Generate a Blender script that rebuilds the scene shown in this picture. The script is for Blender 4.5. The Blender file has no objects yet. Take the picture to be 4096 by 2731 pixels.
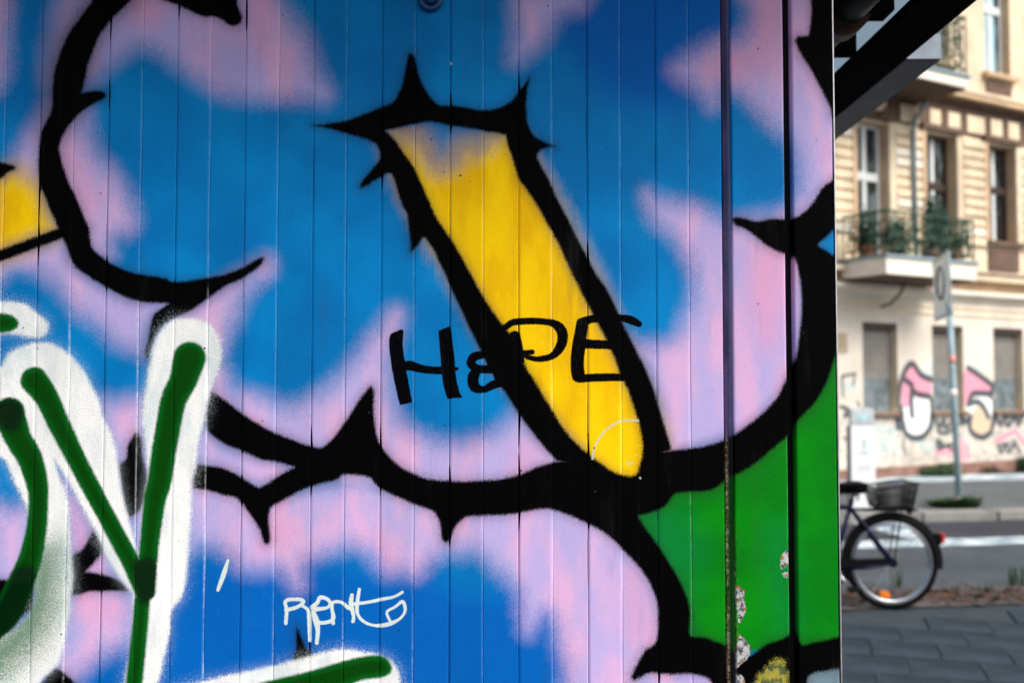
import bpy, bmesh, math, random
import numpy as np
from mathutils import Vector, Matrix
R_ = math.radians
rng = random.Random(7)
sc = bpy.context.scene
C = sc.collection

# ------------------------------------------------------------------ camera, sky, sun, exposure
F_PX, CX, CY, CAM_H = 4100.0, 2048.0, 1365.5, 1.65
PITCH = math.atan(175.0 / F_PX)
cam = bpy.data.cameras.new('camera'); cam_o = bpy.data.objects.new('camera', cam); C.objects.link(cam_o)
cam_o.location = (0, 0, CAM_H); cam_o.rotation_euler = (math.pi / 2 + PITCH, 0, 0)
cam.sensor_width = 36; cam.lens = 36 * F_PX / 4096
cam.clip_start = .05; cam.clip_end = 500
cam.dof.use_dof = True; cam.dof.focus_distance = 2.0; cam.dof.aperture_fstop = 2.7
cam.dof.aperture_blades = 7
sc.camera = cam_o
SUN_EL, SUN_ROT = R_(46), R_(132)          # sun behind the camera, to the right
w = bpy.data.worlds.new('World'); sc.world = w; w.use_nodes = True
nt = w.node_tree; nt.nodes.clear()
sky = nt.nodes.new('ShaderNodeTexSky'); sky.sky_type = 'NISHITA'; sky.sun_disc = False
sky.sun_elevation = SUN_EL; sky.sun_rotation = SUN_ROT; sky.air_density = 1.0; sky.dust_density = 4.0; sky.ozone_density = .6
bg = nt.nodes.new('ShaderNodeBackground'); bg.inputs[1].default_value = .085
wo = nt.nodes.new('ShaderNodeOutputWorld')
nt.links.new(sky.outputs[0], bg.inputs[0]); nt.links.new(bg.outputs[0], wo.inputs[0])
sun = bpy.data.lights.new('sun', 'SUN'); sun.energy = 1.5; sun.angle = R_(28); sun.color = (1, .95, .87)
sun_o = bpy.data.objects.new('sun', sun); C.objects.link(sun_o)
sdir = Vector((math.sin(SUN_ROT) * math.cos(SUN_EL), math.cos(SUN_ROT) * math.cos(SUN_EL), math.sin(SUN_EL)))
sun_o.rotation_euler = sdir.to_track_quat('Z', 'Y').to_euler(); sun_o.location = sdir * 30
sc.view_settings.view_transform = 'Standard'; sc.view_settings.look = 'None'
sc.view_settings.exposure = 1.08; sc.view_settings.gamma = 1; sc.view_settings.use_curve_mapping = False
sc.render.engine = 'CYCLES'
sc.cycles.use_denoising = True; sc.cycles.denoiser = 'OPENIMAGEDENOISE'
sc.cycles.max_bounces = 6; sc.cycles.sample_clamp_indirect = 6

# ------------------------------------------------------------------ measuring helpers
SP, CP = math.sin(PITCH), math.cos(PITCH)
def ray(x, y):
    a, b = (x - CX) / F_PX, (CY - y) / F_PX
    return Vector((a, CP - b * SP, SP + b * CP))
def at_depth(x, y, Y):                       # point of the photograph at distance Y along the street axis
    d = ray(x, y); t = Y / d.y
    return Vector((d.x * t, Y, CAM_H + d.z * t))
def on_ground(x, y, h=0.0):
    d = ray(x, y); t = (h - CAM_H) / d.z
    return Vector((d.x * t, d.y * t, h))
WY, US = 2.0, 2050.0                          # the painted wall stands 2 m away; 2050 wall units to a metre
def W(x, y):
    p = at_depth(x, y, WY); return (p.x * US + 2048, 1540.5 - (p.z - CAM_H) * US)
def wall_x(u): return (u - 2048) / US
def wall_z(v): return CAM_H + (1540.5 - v) / US

# ------------------------------------------------------------------ materials
def lin(c): return c / 12.92 if c <= .04045 else ((c + .055) / 1.055) ** 2.4
def srgb(r, g, b): return (lin(r / 255), lin(g / 255), lin(b / 255), 1)
class N:
    def __init__(s, name):
        s.m = bpy.data.materials.new(name); s.m.use_nodes = True
        s.t = s.m.node_tree; s.t.nodes.clear()
        s.out = s.new('ShaderNodeOutputMaterial'); s.p = s.new('ShaderNodeBsdfPrincipled')
        s.t.links.new(s.p.outputs[0], s.out.inputs[0]); s._co = None
    def new(s, k): return s.t.nodes.new(k)
    def put(s, sock, v):
        if isinstance(v, bpy.types.NodeSocket): s.t.links.new(v, sock)
        elif v is not None: sock.default_value = v
    def co(s):
        if s._co is None: s._co = s.new('ShaderNodeTexCoord').outputs['Object']
        return s._co
    def attr(s, n):
        a = s.new('ShaderNodeAttribute'); a.attribute_name = n; return a.outputs['Fac']
    def math(s, op, a, b=None, c=None, clamp=False):
        n = s.new('ShaderNodeMath'); n.operation = op; n.use_clamp = clamp
        for i, v in enumerate((a, b, c)): s.put(n.inputs[i], v)
        return n.outputs[0]
    def noise(s, scale, detail=2, rough=.5, stretch=None):
        n = s.new('ShaderNodeTexNoise'); n.inputs['Scale'].default_value = scale
        n.inputs['Detail'].default_value = detail; n.inputs['Roughness'].default_value = rough
        v = s.co()
        if stretch:
            mp = s.new('ShaderNodeMapping'); mp.inputs['Scale'].default_value = stretch
            s.t.links.new(v, mp.inputs[0]); v = mp.outputs[0]
        s.t.links.new(v, n.inputs['Vector']); return n.outputs['Fac']
    def ramp(s, v, lo, hi, a=0.0, b=1.0, smooth=True):
        n = s.new('ShaderNodeMapRange'); n.interpolation_type = 'SMOOTHSTEP' if smooth else 'LINEAR'
        for i, q in enumerate((v, lo, hi, a, b)): s.put(n.inputs[i], q)
        return n.outputs[0]
    def mix(s, f, a, b):
        n = s.new('ShaderNodeMix'); n.data_type = 'RGBA'
        s.put(n.inputs[0], f); s.put(n.inputs[6], a); s.put(n.inputs[7], b); return n.outputs[2]
    def bump(s, h, dist, strength=1.0):
        b = s.new('ShaderNodeBump'); b.inputs['Distance'].default_value = dist; b.inputs['Strength'].default_value = strength
        s.t.links.new(h, b.inputs['Height']); s.t.links.new(b.outputs[0], s.p.inputs['Normal'])
    def fin(s, col, rough=.6, metal=0.0, spec=.5):
        s.put(s.p.inputs['Base Color'], col); s.put(s.p.inputs['Roughness'], rough)
        s.put(s.p.inputs['Metallic'], metal); s.put(s.p.inputs['Specular IOR Level'], spec); return s.m
def plain(name, col, rough=.6, metal=0.0, var=.25, scale=9, bump=0.0, spec=.4, stretch=None):
    n = N(name); k = n.noise(scale, 4, .6, stretch)
    dark = tuple(c * (1 - var) for c in col[:3]) + (1,); light = tuple(min(1, c * (1 + var * .6)) for c in col[:3]) + (1,)
    c = n.mix(n.ramp(k, .3, .7), dark, light)
    if bump: n.bump(n.noise(scale * 14, 3), bump)
    return n.fin(c, rough, metal, spec)

# ------------------------------------------------------------------ mesh helpers
class MB:
    def __init__(s): s.v = []; s.f = []
    def box(s, x0, x1, y0, y1, z0, z1):
        b = len(s.v)
        s.v += [(x0,y0,z0),(x1,y0,z0),(x1,y1,z0),(x0,y1,z0),(x0,y0,z1),(x1,y0,z1),(x1,y1,z1),(x0,y1,z1)]
        s.f += [tuple(b + i for i in q) for q in ((0,3,2,1),(4,5,6,7),(0,1,5,4),(1,2,6,5),(2,3,7,6),(3,0,4,7))]
        return s
    def quad(s, *p):
        b = len(s.v); s.v += [tuple(q) for q in p]; s.f.append(tuple(range(b, b + len(p)))); return s
    def prism(s, pts, vec):                   # closed outline moved along vec
        b = len(s.v); n = len(pts); vec = Vector(vec)
        s.v += [tuple(p) for p in pts] + [tuple(Vector(p) + vec) for p in pts]
        s.f.append(tuple(range(b, b + n))[::-1]); s.f.append(tuple(range(b + n, b + 2 * n)))
        for i in range(n):
            j = (i + 1) % n; s.f.append((b + i, b + j, b + n + j, b + n + i))
        return s
    def tube(s, pts, r, seg=8, closed=False):
        pts = [Vector(p) for p in pts]; n = len(pts); rr = r if isinstance(r, (list, tuple)) else [r] * n
        b = len(s.v); up = None
        for i, p in enumerate(pts):
            if closed: t = pts[(i + 1) % n] - pts[i - 1]
            else: t = pts[min(i + 1, n - 1)] - pts[max(i - 1, 0)]
            t.normalize()
            if up is None: up = t.orthogonal().normalized()
            up = (up - t * up.dot(t)).normalized(); sd = t.cross(up)
            for k in range(seg):
                a = 2 * math.pi * k / seg
                s.v.append(tuple(p + (up * math.cos(a) + sd * math.sin(a)) * rr[i]))
        for i in range(n if closed else n - 1):
            j = (i + 1) % n
            for k in range(seg):
                l = (k + 1) % seg
                s.f.append((b + i * seg + k, b + i * seg + l, b + j * seg + l, b + j * seg + k))
        if not closed:
            s.f.append(tuple(b + k for k in range(seg))[::-1]); s.f.append(tuple(b + (n - 1) * seg + k for k in range(seg)))
        return s
    def ring(s, c, rad, r, axis='y', seg=40, tseg=8, a0=0, a1=360):
        full = a1 - a0 >= 360; k = seg if full else seg + 1; pts = []
        for i in range(k):
            a = R_(a0 + (a1 - a0) * i / seg); x, y = math.cos(a) * rad, math.sin(a) * rad
            pts.append(Vector(c) + (Vector((x, 0, y)) if axis == 'y' else Vector((x, y, 0)) if axis == 'z' else Vector((0, x, y))))
        return s.tube(pts, r, tseg, full)
    def build(s, name, mat, parent=None, smooth=False, bevel=0):
        me = bpy.data.meshes.new(name); me.from_pydata(s.v, [], s.f); me.update()
        bm = bmesh.new(); bm.from_mesh(me); bmesh.ops.recalc_face_normals(bm, faces=bm.faces)
        if bevel: bmesh.ops.bevel(bm, geom=list(bm.edges), offset=bevel, segments=2, affect='EDGES', profile=.6)
        bm.to_mesh(me); bm.free()
        if smooth: me.polygons.foreach_set('use_smooth', [True] * len(me.polygons))
        return link(name, me, mat, parent)
def link(name, me, mat, parent=None):
    o = bpy.data.objects.new(name, me); C.objects.link(o)
    if mat and not me.materials: me.materials.append(mat)
    if parent: o.parent = parent
    return o
def tag(o, label=None, cat=None, group=None, kind=None):
    for k, v in (('label', label), ('category', cat), ('group', group), ('kind', kind)):
        if v: o[k] = v
    return o
def empty(name, loc, rz=0.0):
    o = bpy.data.objects.new(name, None); C.objects.link(o); o.location = loc; o.rotation_euler = (0, 0, rz); return o

# ------------------------------------------------------------------ shape fields (signed distance, inside > 0)
LIM = 300.0
def cr(pts, closed, sub=4):                   # smooth curve through points; a trailing 'c' marks a corner
    P = [np.array(p[:-1] if p[-1] == 'c' else p, float) for p in pts]; corner = [p[-1] == 'c' for p in pts]; n = len(P)
    out = []
    for i in range(n if closed else n - 1):
        j = (i + 1) % n
        def tan(k):
            if corner[k]: return np.zeros_like(P[0])
            a = P[k - 1] if (closed or k > 0) else P[k]; b = P[(k + 1) % n] if (closed or k < n - 1) else P[k]
            m = (b - a) * .5; l = min(np.linalg.norm((b - P[k])[:2]), np.linalg.norm((P[k] - a)[:2])) * 1.2; q = np.linalg.norm(m[:2])
            return m * (l / q) if q > l > 0 else m
        m0, m1 = tan(i), tan(j)
        for q in range(sub):
            t = q / sub; t2, t3 = t * t, t ** 3
            out.append((2*t3-3*t2+1)*P[i] + (t3-2*t2+t)*m0 + (-2*t3+3*t2)*P[j] + (t3-t2)*m1)
    if not closed: out.append(P[-1])
    return np.array(out)
def poly_sdf(pts, U, V, lim=LIM):
    out = np.full(U.shape, -lim, np.float32)
    lo, hi = pts.min(0) - lim, pts.max(0) + lim
    idx = np.nonzero((U > lo[0]) & (U < hi[0]) & (V > lo[1]) & (V < hi[1]))[0]
    A = pts.astype(np.float32); B = np.roll(A, -1, 0); E = B - A; L = (E ** 2).sum(1) + 1e-9
    for c in range(0, len(idx), 12000):
        ii = idx[c:c + 12000]; x = U[ii][:, None]; y = V[ii][:, None]
        dx, dy = x - A[:, 0], y - A[:, 1]
        t = np.clip((dx * E[:, 0] + dy * E[:, 1]) / L, 0, 1)
        d2 = ((dx - t * E[:, 0]) ** 2 + (dy - t * E[:, 1]) ** 2).min(1)
        cond = (A[:, 1] > y) != (B[:, 1] > y)
        xs = A[:, 0] + (y - A[:, 1]) * E[:, 0] / np.where(np.abs(E[:, 1]) < 1e-9, 1e-9, E[:, 1])
        ins = ((cond & (x < xs)).sum(1) % 2) == 1
        out[ii] = np.clip(np.sqrt(d2) * np.where(ins, 1, -1), -lim, lim)
    return out
def stroke_sdf(pts, U, V, lim=LIM):           # polyline of (x, y, radius)
    out = np.full(U.shape, -lim, np.float32); rm = pts[:, 2].max()
    lo, hi = pts[:, :2].min(0) - lim - rm, pts[:, :2].max(0) + lim + rm
    idx = np.nonzero((U > lo[0]) & (U < hi[0]) & (V > lo[1]) & (V < hi[1]))[0]
    A = pts[:-1].astype(np.float32); E = (pts[1:] - pts[:-1]).astype(np.float32); L = (E[:, :2] ** 2).sum(1) + 1e-9
    for c in range(0, len(idx), 12000):
        ii = idx[c:c + 12000]; dx, dy = U[ii][:, None] - A[:, 0], V[ii][:, None] - A[:, 1]
        t = np.clip((dx * E[:, 0] + dy * E[:, 1]) / L, 0, 1)
        d = A[:, 2] + t * E[:, 2] - np.sqrt((dx - t * E[:, 0]) ** 2 + (dy - t * E[:, 1]) ** 2)
        out[ii] = np.clip(d.max(1), -lim, lim)
    return out
K = 1000 / 1568
FIELDS = {}
def poly(field, ox, oy, pts, sub=4):
    q = []
    for p in pts:
        u, v = W(ox + p[0] * K, oy + p[1] * K); q.append((u, v, 'c') if p[-1] == 'c' else (u, v))
    FIELDS.setdefault(field, []).append(('p', cr([p if p[-1] == 'c' else p + (0,) if False else p for p in q], True, sub)))
def stroke(field, ox, oy, pts, r=None, sub=4):
    q = []
    for p in pts:
        u, v = W(ox + p[0] * K, oy + p[1] * K); q.append((u, v, (p[2] if len(p) > 2 else r) * K))
    FIELDS.setdefault(field, []).append(('s', cr(q, False, sub)))
def evaluate(U, V):
    res = {}
    for f, shapes in FIELDS.items():
        d = np.full(U.shape, -LIM, np.float32)
        for k, p in shapes: d = np.maximum(d, poly_sdf(p, U, V) if k == 'p' else stroke_sdf(p, U, V))
        res[f] = d
    return res
c = 'c'
# ---- black outlines
poly('black', 0, 0, [(830,-30),(760,65),(700,120),(655,180),(620,230),(590,300),(560,380),(545,430),(530,500),(512,583,c),(560,573),(605,568),(645,575),(665,600),(640,625),(590,650),(540,680),(490,720),(440,780),(400,840),(380,890),(373,940),(385,1000),(410,1080),(435,1150),(470,1220),(500,1290),(530,1370),(560,1430),(562,1480),(572,1540),(590,1570),(640,1611),(700,1654),(760,1680),(820,1705),(900,1722),(960,1730),(1040,1745),(1080,1765),(1150,1765),(1220,1755),(1300,1740),(1400,1722),(1500,1688),(1560,1655),(1611,1626),(1653,1614),(1646,1651),(1591,1701),(1511,1751),(1411,1796),(1300,1876),(1200,1946),(1080,2001),(1000,2066),(950,2171),(925,2261),(908,2211),(925,2131),(945,2031),(965,1971),(1010,1936),(1055,1903,c),(980,1901),(900,1896),(800,1869),(700,1821),(600,1766),(530,1721),(470,1673),(440,1621),(415,1541),(390,1500),(370,1460),(345,1390),(310,1310),(280,1230),(255,1180),(243,1100),(240,1000),(245,900),(258,820),(290,760),(320,700),(330,640),(328,570),(340,450),(370,350),(410,250),(455,170),(505,100),(560,30),(600,-30)])
poly('smoke', 0, 0, [(560,-30),(470,80),(400,190),(330,320),(300,450),(290,600),(270,740),(400,800),(520,500),(640,150),(830,-30)])
poly('black', 0, 0, [(960,-40,c),(1030,5),(1080,20),(1150,50),(1230,90),(1290,108),(1340,105),(1390,125),(1430,155),(1470,162),(1505,145),(1518,115),(1505,70),(1490,30),(1480,-40,c)])
stroke('black', 0, 0, [(-40,1618,38),(200,1530,36),(385,1462,36)])
poly('black', 0, 0, [(-40,1022),(50,1030),(97,1045),(90,1065),(45,1085),(15,1115),(-40,1140)])
poly('black', 900, 0, [(545,787,c),(650,775),(760,755),(860,720),(960,680),(1050,640),(1085,590),(1110,530),(1125,460),(1140,390),(1150,345),(1165,335),(1185,350),(1200,400),(1220,480),(1250,550),(1290,610),(1340,655),(1420,662),(1500,672),(1568,686),(1624,690),(1684,685),(1774,650),(1824,600),(1864,545),(1909,488,c),(1899,560),(1891,650),(1894,740),(1909,800),(1944,855),(2004,890),(2070,918,c),(2004,932),(1974,950),(1959,985),(1989,1050),(2034,1130),(2074,1220),(2124,1320),(2174,1415),(2214,1501),(2264,1591),(2324,1711),(2394,1811),(2454,1931),(2514,2061),(2574,2181),(2634,2301),(2694,2451),(2734,2591),(2774,2721),(2804,2816,c),(2500,2960,c),(2079,2893,c),(2034,2841),(1974,2771),(1904,2681),(1844,2601),(1794,2521),(1754,2461),(1694,2371),(1594,2181),(1534,2061),(1484,1951),(1434,1851),(1384,1731),(1344,1651),(1309,1571),(1274,1521),(1245,1492),(1210,1540),(1165,1582,c),(1160,1500),(1150,1420),(1140,1340),(1110,1290),(1085,1210),(1065,1140),(1045,1095),(1015,1090),(985,1110),(940,1130),(900,1160),(850,1178),(850,1150),(880,1110),(930,1050),(960,1015),(970,970),(955,920),(930,895),(870,870),(780,845),(680,815),(600,798)])
poly('black', 900, 0, [(-91,2451,c),(-11,2501),(100,2586),(200,2651),(300,2706),(400,2746),(500,2786),(580,2804),(615,2801),(680,2741),(740,2661),(800,2571),(850,2491),(890,2441),(915,2420),(935,2446),(935,2531),(935,2591),(945,2671),(965,2761),(1000,2821),(1060,2891),(1130,2941),(1220,2984),(1300,3004),(1400,3014),(1500,3017),(1554,3014),(1704,3004),(1814,2984),(1894,2954),(1974,2919),(2079,2892,c),(2804,2821,c),(2909,2811),(3009,2796),(3109,2766),(3189,2726),(3289,2656),(3379,2581),(3459,2491),(3519,2371),(3569,2261),(3589,2171),(3609,2011),(3614,1891),(3604,1761),(3584,1661),(3564,1616),(3519,1596),(3459,1576),(3389,1536),(3309,1471),(3249,1431),(3209,1420),(3184,1385),(3199,1362),(3259,1370),(3329,1388),(3409,1375),(3509,1372),(3569,1365),(3619,1340),(3679,1280),(3729,1200),(3779,1150),(3829,1120),(3960,1080,c),(3960,1450,c),(3835,1440),(3770,1490),(3722,1536),(3770,1570),(3835,1610),(3960,1620,c),(3960,2000,c),(3839,2201),(3809,2291),(3769,2401),(3699,2521),(3589,2641),(3529,2731),(3439,2811),(3329,2901),(3229,2966),(3169,2989),(3069,3064),(2959,3084),(2829,3094),(2759,3174),(2669,3214),(2594,3234,c),(2639,3314),(2709,3404),(2779,3514),(2849,3634),(2899,3744),(2919,3834),(2914,3944),(2929,3989),(3009,3994),(3089,4024),(3149,4049),(3229,4110),(3299,4104),(3389,4039),(3489,4004),(3549,3976),(3589,3989),(3619,4039),(3689,4024),(3769,4009),(3859,3989),(3960,3980,c),(3960,4185,c),(3859,4189),(3759,4204),(3674,4224),(3649,4274),(3600,4500,c),(3100,4500,c),(3049,4274),(2989,4239),(2909,4224),(2809,4229),(2729,4224),(2669,4219),(2609,4244),(2569,4264),(2549,4239),(2589,4154),(2639,4074),(2699,4029),(2714,3954),(2714,3814),(2689,3714),(2639,3614),(2569,3524),(2504,3459),(2434,3384),(2354,3324),(2274,3284),(2154,3229),(2064,3199),(2004,3189),(1904,3204),(1804,3222),(1704,3231),(1604,3234),(1524,3239),(1474,3269),(1439,3314),(1419,3364),(1394,3402),(1369,3394),(1354,3354),(1344,3274),(1300,3204),(1200,3169),(1100,3124),(1000,3079),(950,3044),(905,2994),(850,2982),(750,2977),(700,3009),(600,3032),(520,3059),(440,3094),(370,3134),(300,3174),(280,3204),(275,3274),(285,3374),(272,3409),(245,3404),(220,3334),(190,3274),(140,3204),(80,3129),(-11,3104),(-111,3074),(-201,3059,c),(-211,2964),(-196,2914),(-111,2919),(-11,2934),(100,2989),(160,3029),(210,3056,c),(260,3034),(330,2984),(430,2929,c),(330,2899),(220,2879),(120,2834),(40,2804),(-11,2781),(-111,2701),(-121,2591)])
poly('black', 2500, 0, [(1160,-40,c),(1165,80),(1158,160),(1145,222),(1110,228),(1080,235),(1065,255),(1075,290),(1110,360),(1160,440),(1210,530),(1250,610),(1285,680),(1305,740),(1450,760,c),(1450,-40,c)])
poly('black', 900, 1731, [(455,1225),(490,1310),(520,1360),(545,1425),(430,1440),(445,1350),(445,1270)])
poly('black', 0, 1731, [(850,0),(885,40),(895,150),(915,230),(925,330),(900,440),(870,490),(830,520),(805,525),(790,470),(765,390),(760,300),(740,210),(790,160),(800,80)])
poly('black', 0, 1731, [(590,605),(630,660),(640,740),(600,800),(540,870,c),(640,885),(740,920),(805,985),(700,990),(560,995),(440,1008),(440,790),(520,720)])
poly('black', 0, 1731, [(-40,940),(100,935),(212,950),(205,1050),(190,1110),(130,1160),(70,1240),(30,1262),(-40,1262)])
poly('black', 0, 1731, [(350,1475),(430,1530),(500,1640),(250,1640),(290,1530)])
stroke('black', 900, 1731, [(600,1640,40),(1000,1580,45)])
# more of the piece, left of and below the frame
stroke('black', 0, 0, [(-1500,300,90),(-1000,900,110),(-500,1500,80),(-40,1618,38)])
stroke('black', 0, 0, [(-2600,2600,120),(-1800,2300,90),(-1100,2700,120),(-700,3600,80)])
stroke('black', 900, 1731, [(1000,2600,100),(2000,2200,110),(3000,2500,100),(3700,2300,90)])
# ---- yellow
poly('hole', 900, 0, [(1010,820,c),(1100,800),(1190,780),(1270,765),(1350,775),(1420,790),(1540,808),(1634,825),(1704,835),(1759,850,c),(1779,930),(1814,1030),(1844,1130),(1904,1210),(1974,1320),(2034,1430),(2094,1535),(2154,1671),(2224,1811),(2304,1971),(2374,2101),(2444,2251),(2474,2341),(2524,2441),(2564,2561),(2599,2671),(2616,2771),(2612,2871),(2599,2914),(2579,2969),(2544,2984),(2494,2976),(2434,2954),(2374,2914),(2304,2864),(2234,2804),(2174,2744),(2114,2671),(2054,2571),(1994,2471),(1934,2371),(1889,2301),(1854,2211),(1814,2131),(1764,2061),(1724,2011),(1674,1941),(1634,1881),(1584,1791),(1534,1701),(1474,1591),(1414,1491),(1364,1421),(1330,1370),(1290,1280),(1250,1190),(1210,1100),(1180,1040),(1130,970),(1090,910),(1050,860)])
poly('yellow', 900, 0, [(1040,890),(1100,890),(1180,910),(1260,1020),(1330,1080),(1440,1040),(1520,960),(1600,960),(1700,880),(1790,830),(2100,1400),(2720,2700),(2660,3050),(2400,3050),(1900,2500),(1500,1800),(1250,1400),(1100,1100)])
poly('yellow', 0, 0, [(-60,1120),(15,1100),(100,1072),(170,1115),(240,1170),(300,1300),(345,1440),(200,1510),(-60,1600)])
# ---- green ground of the piece
poly('green', 2500, 1731, [(20,520,c),(300,330),(600,230),(1000,-50),(1200,-400),(1300,-750,c),(1600,-750,c),(1600,1350,c),(1000,1350),(380,1400),(360,1100),(180,700)])
poly('teal', 2500, 1731, [(80,500),(300,480),(480,700),(420,900),(380,1200),(300,1300),(100,700)])
stroke('teal', 2500, 1731, [(960,640,60),(975,900,50),(1000,1200,45)])
poly('grey', 2500, 1731, [(1000,1450,c),(1600,1440,c),(1600,2600,c),(1000,2600,c)])
poly('olive', 2500, 1731, [(790,1700),(815,1560),(860,1500),(920,1440),(985,1410),(1005,1480),(1030,1700)])
# ---- pink and lavender fills
poly('pink', 0, 0, [(300,250),(300,560),(540,530),(650,450),(720,400),(800,340),(880,300),(950,315),(1030,355),(1110,415),(1200,480),(1320,560),(1440,600),(1568,622),(1741,622),(1911,622),(2015,632),(2065,585),(2011,470),(1971,350),(1931,240),(1851,120),(1771,0),(1760,-100),(480,-100)])
poly('pink', 0, 0, [(520,650),(550,760),(575,880),(620,980),(700,1060),(770,1160),(820,1270),(845,1380),(810,1450),(740,1465),(690,1530),(690,1600),(600,1620),(480,1500),(300,1100),(300,700)])
poly('pink', 0, 0, [(330,560),(310,600),(240,740),(170,860),(115,960),(100,1030),(150,1100),(280,1160),(330,900)])
poly('pink', 0, 0, [(-60,-40),(55,-40),(48,200),(30,480),(-60,560)])
poly('pink', 0, 1000-100, [(-60,230),(120,150),(230,120),(400,60),(480,240),(600,330),(800,440),(1050,480),(980,600),(930,700),(905,800),(860,780),(760,758),(700,720),(640,655),(560,600),(480,540),(420,460),(350,385),(250,305),(150,270),(60,275),(-60,380)])
poly('pink', 0, 0, [(1660,1625),(1700,1690),(1600,1790),(1530,1880),(1490,1990),(1440,2080),(1400,2170),(1370,2250),(1300,2300),(1050,2050),(1200,1900),(1420,1770)])
poly('pink', 900, 0, [(-60,2280),(0,2330),(30,2411),(120,2461),(250,2491),(340,2531),(450,2541),(530,2500),(600,2455),(680,2391),(760,2311),(830,2231),(900,2131),(960,2061),(1010,1991),(1060,1950),(1105,1960),(1095,2050),(1060,2160),(1042,2260),(1050,2411),(1070,2540),(1110,2650),(1200,2715),(1300,2755),(1400,2775),(1500,2772),(1560,2762),(1674,2721),(1754,2661),(1834,2600),(1950,2680),(2200,2950),(1700,3150),(1000,3150),(600,3000),(200,2900),(-150,2600)])
poly('pink', 0, 1731, [(640,-190),(760,-200),(900,-180),(960,300),(930,640),(870,800),(780,450),(640,0)])
poly('pink', 0, 1731, [(380,280),(560,540),(830,1000),(860,1180),(830,1300),(700,1370),(580,1440),(500,1510),(430,1570),(330,1500),(400,1150),(420,700)])
poly('pink', 0, 1731, [(-60,460),(60,480),(190,490),(200,700),(130,940),(60,1250),(-60,1260)])
poly('pink', 900, 0, [(-220,3430),(-131,3412),(-11,3454),(60,3504),(100,3560),(200,3580),(300,3572),(380,3614),(440,3685),(480,3674),(485,3584),(520,3514),(600,3474),(700,3448),(800,3420),(900,3474),(960,3554),(1020,3594),(1100,3584),(1200,3602),(1260,3544),(1320,3494),(1400,3455),(1480,3470),(1554,3454),(1634,3504),(1704,3574),(1774,3634),(1834,3704),(1854,3814),(1874,3934),(1904,3972),(1954,3904),(2014,3844),(2064,3914),(2084,4014),(2104,4092),(2130,4154),(2140,4300),(2120,4500),(3300,4500),(2960,3900),(2600,3300),(2000,3050),(1000,3000),(300,3050),(-260,2900)])
poly('pink', 1700, 0, [(590,-60),(560,200),(545,380),(590,385),(640,350),(700,310),(750,250),(800,170),(840,110),(900,80),(1000,40),(1015,-60)])
poly('pink', 2500, 0, [(300,430),(360,372),(430,322),(520,272),(590,240),(680,255),(745,190),(775,80),(750,-60),(1300,-60),(1450,900),(1400,1250),(1050,1400),(1062,1270),(1095,1180),(1085,1040),(1055,930),(1000,855),(930,800),(860,725),(780,645),(720,595),(660,575),(600,590),(545,680),(500,620),(400,540),(330,490)])
poly('pink', 2500, 0, [(130,1215),(190,1240),(300,1268),(420,1282),(540,1330),(610,1368),(680,1385),(800,1355),(900,1350),(1030,1340),(1160,1600),(1160,2250),(900,2650),(280,2880),(230,2611),(180,2461),(80,2281),(40,2160),(100,2160),(250,2150),(330,2090),(380,1971),(410,1911),(432,1811),(420,1711),(380,1611),(320,1511),(250,1451),(180,1395),(150,1310)])
poly('pink', 900, 0, [(-160,2690),(50,2780),(450,2930),(210,3080),(-160,2960)])
stroke('pale', 1700, 0, [(720,1000,18),(900,1340,34),(1010,1568,40),(1120,1760,34),(1210,1960,22)])
poly('pink', 0, 0, [(-2400,400),(-1700,200),(-1200,900),(-1500,1700),(-2300,1500)])
poly('pink', 0, 0, [(-1000,2700),(-300,2300),(-100,3300),(-700,4000)])
# ---- warm pink accents
poly('rose', 0, 0, [(860,-60),(800,60),(900,130),(1000,110),(1000,-60)])
stroke('rose', 900, 0, [(230,-40,90),(225,200,70),(240,320,50)])
stroke('rose', 0, 0, [(430,940,50),(500,1120,60),(560,1260,50)])
stroke('rose', 2500, 0, [(900,-40,120),(860,300,130),(700,380,90),(540,430,40)])
stroke('rose', 2500, 900, [(900,200,90),(880,450,110),(900,700,70)])
stroke('rose', 0, 1731, [(480,450,60),(480,680,60)])
stroke('rose', 0, 1731, [(500,1080,50),(720,1100,70)])
stroke('rose', 900, 1731, [(320,600,60),(220,740,50)])
stroke('rose', 900, 1731, [(1030,800,55),(1000,700,30)])
stroke('rose', 1700, 1731, [(1290,900,40),(1330,1080,50),(1330,1250,40)])
stroke('rose', 1700, 1731, [(600,240,40),(640,120,50)])
# ---- deeper blue
poly('royal', 0, 1731, [(900,900),(1500,800),(2600,850),(3000,1000),(3500,1000),(3600,2600),(800,2600)])
poly('royal', 0, 1731, [(450,1560),(620,1420),(860,1300),(860,1800),(450,1800)])
poly('royal', 2300, 0, [(-200,-80),(900,-80),(900,500),(500,700),(100,500)])
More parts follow.
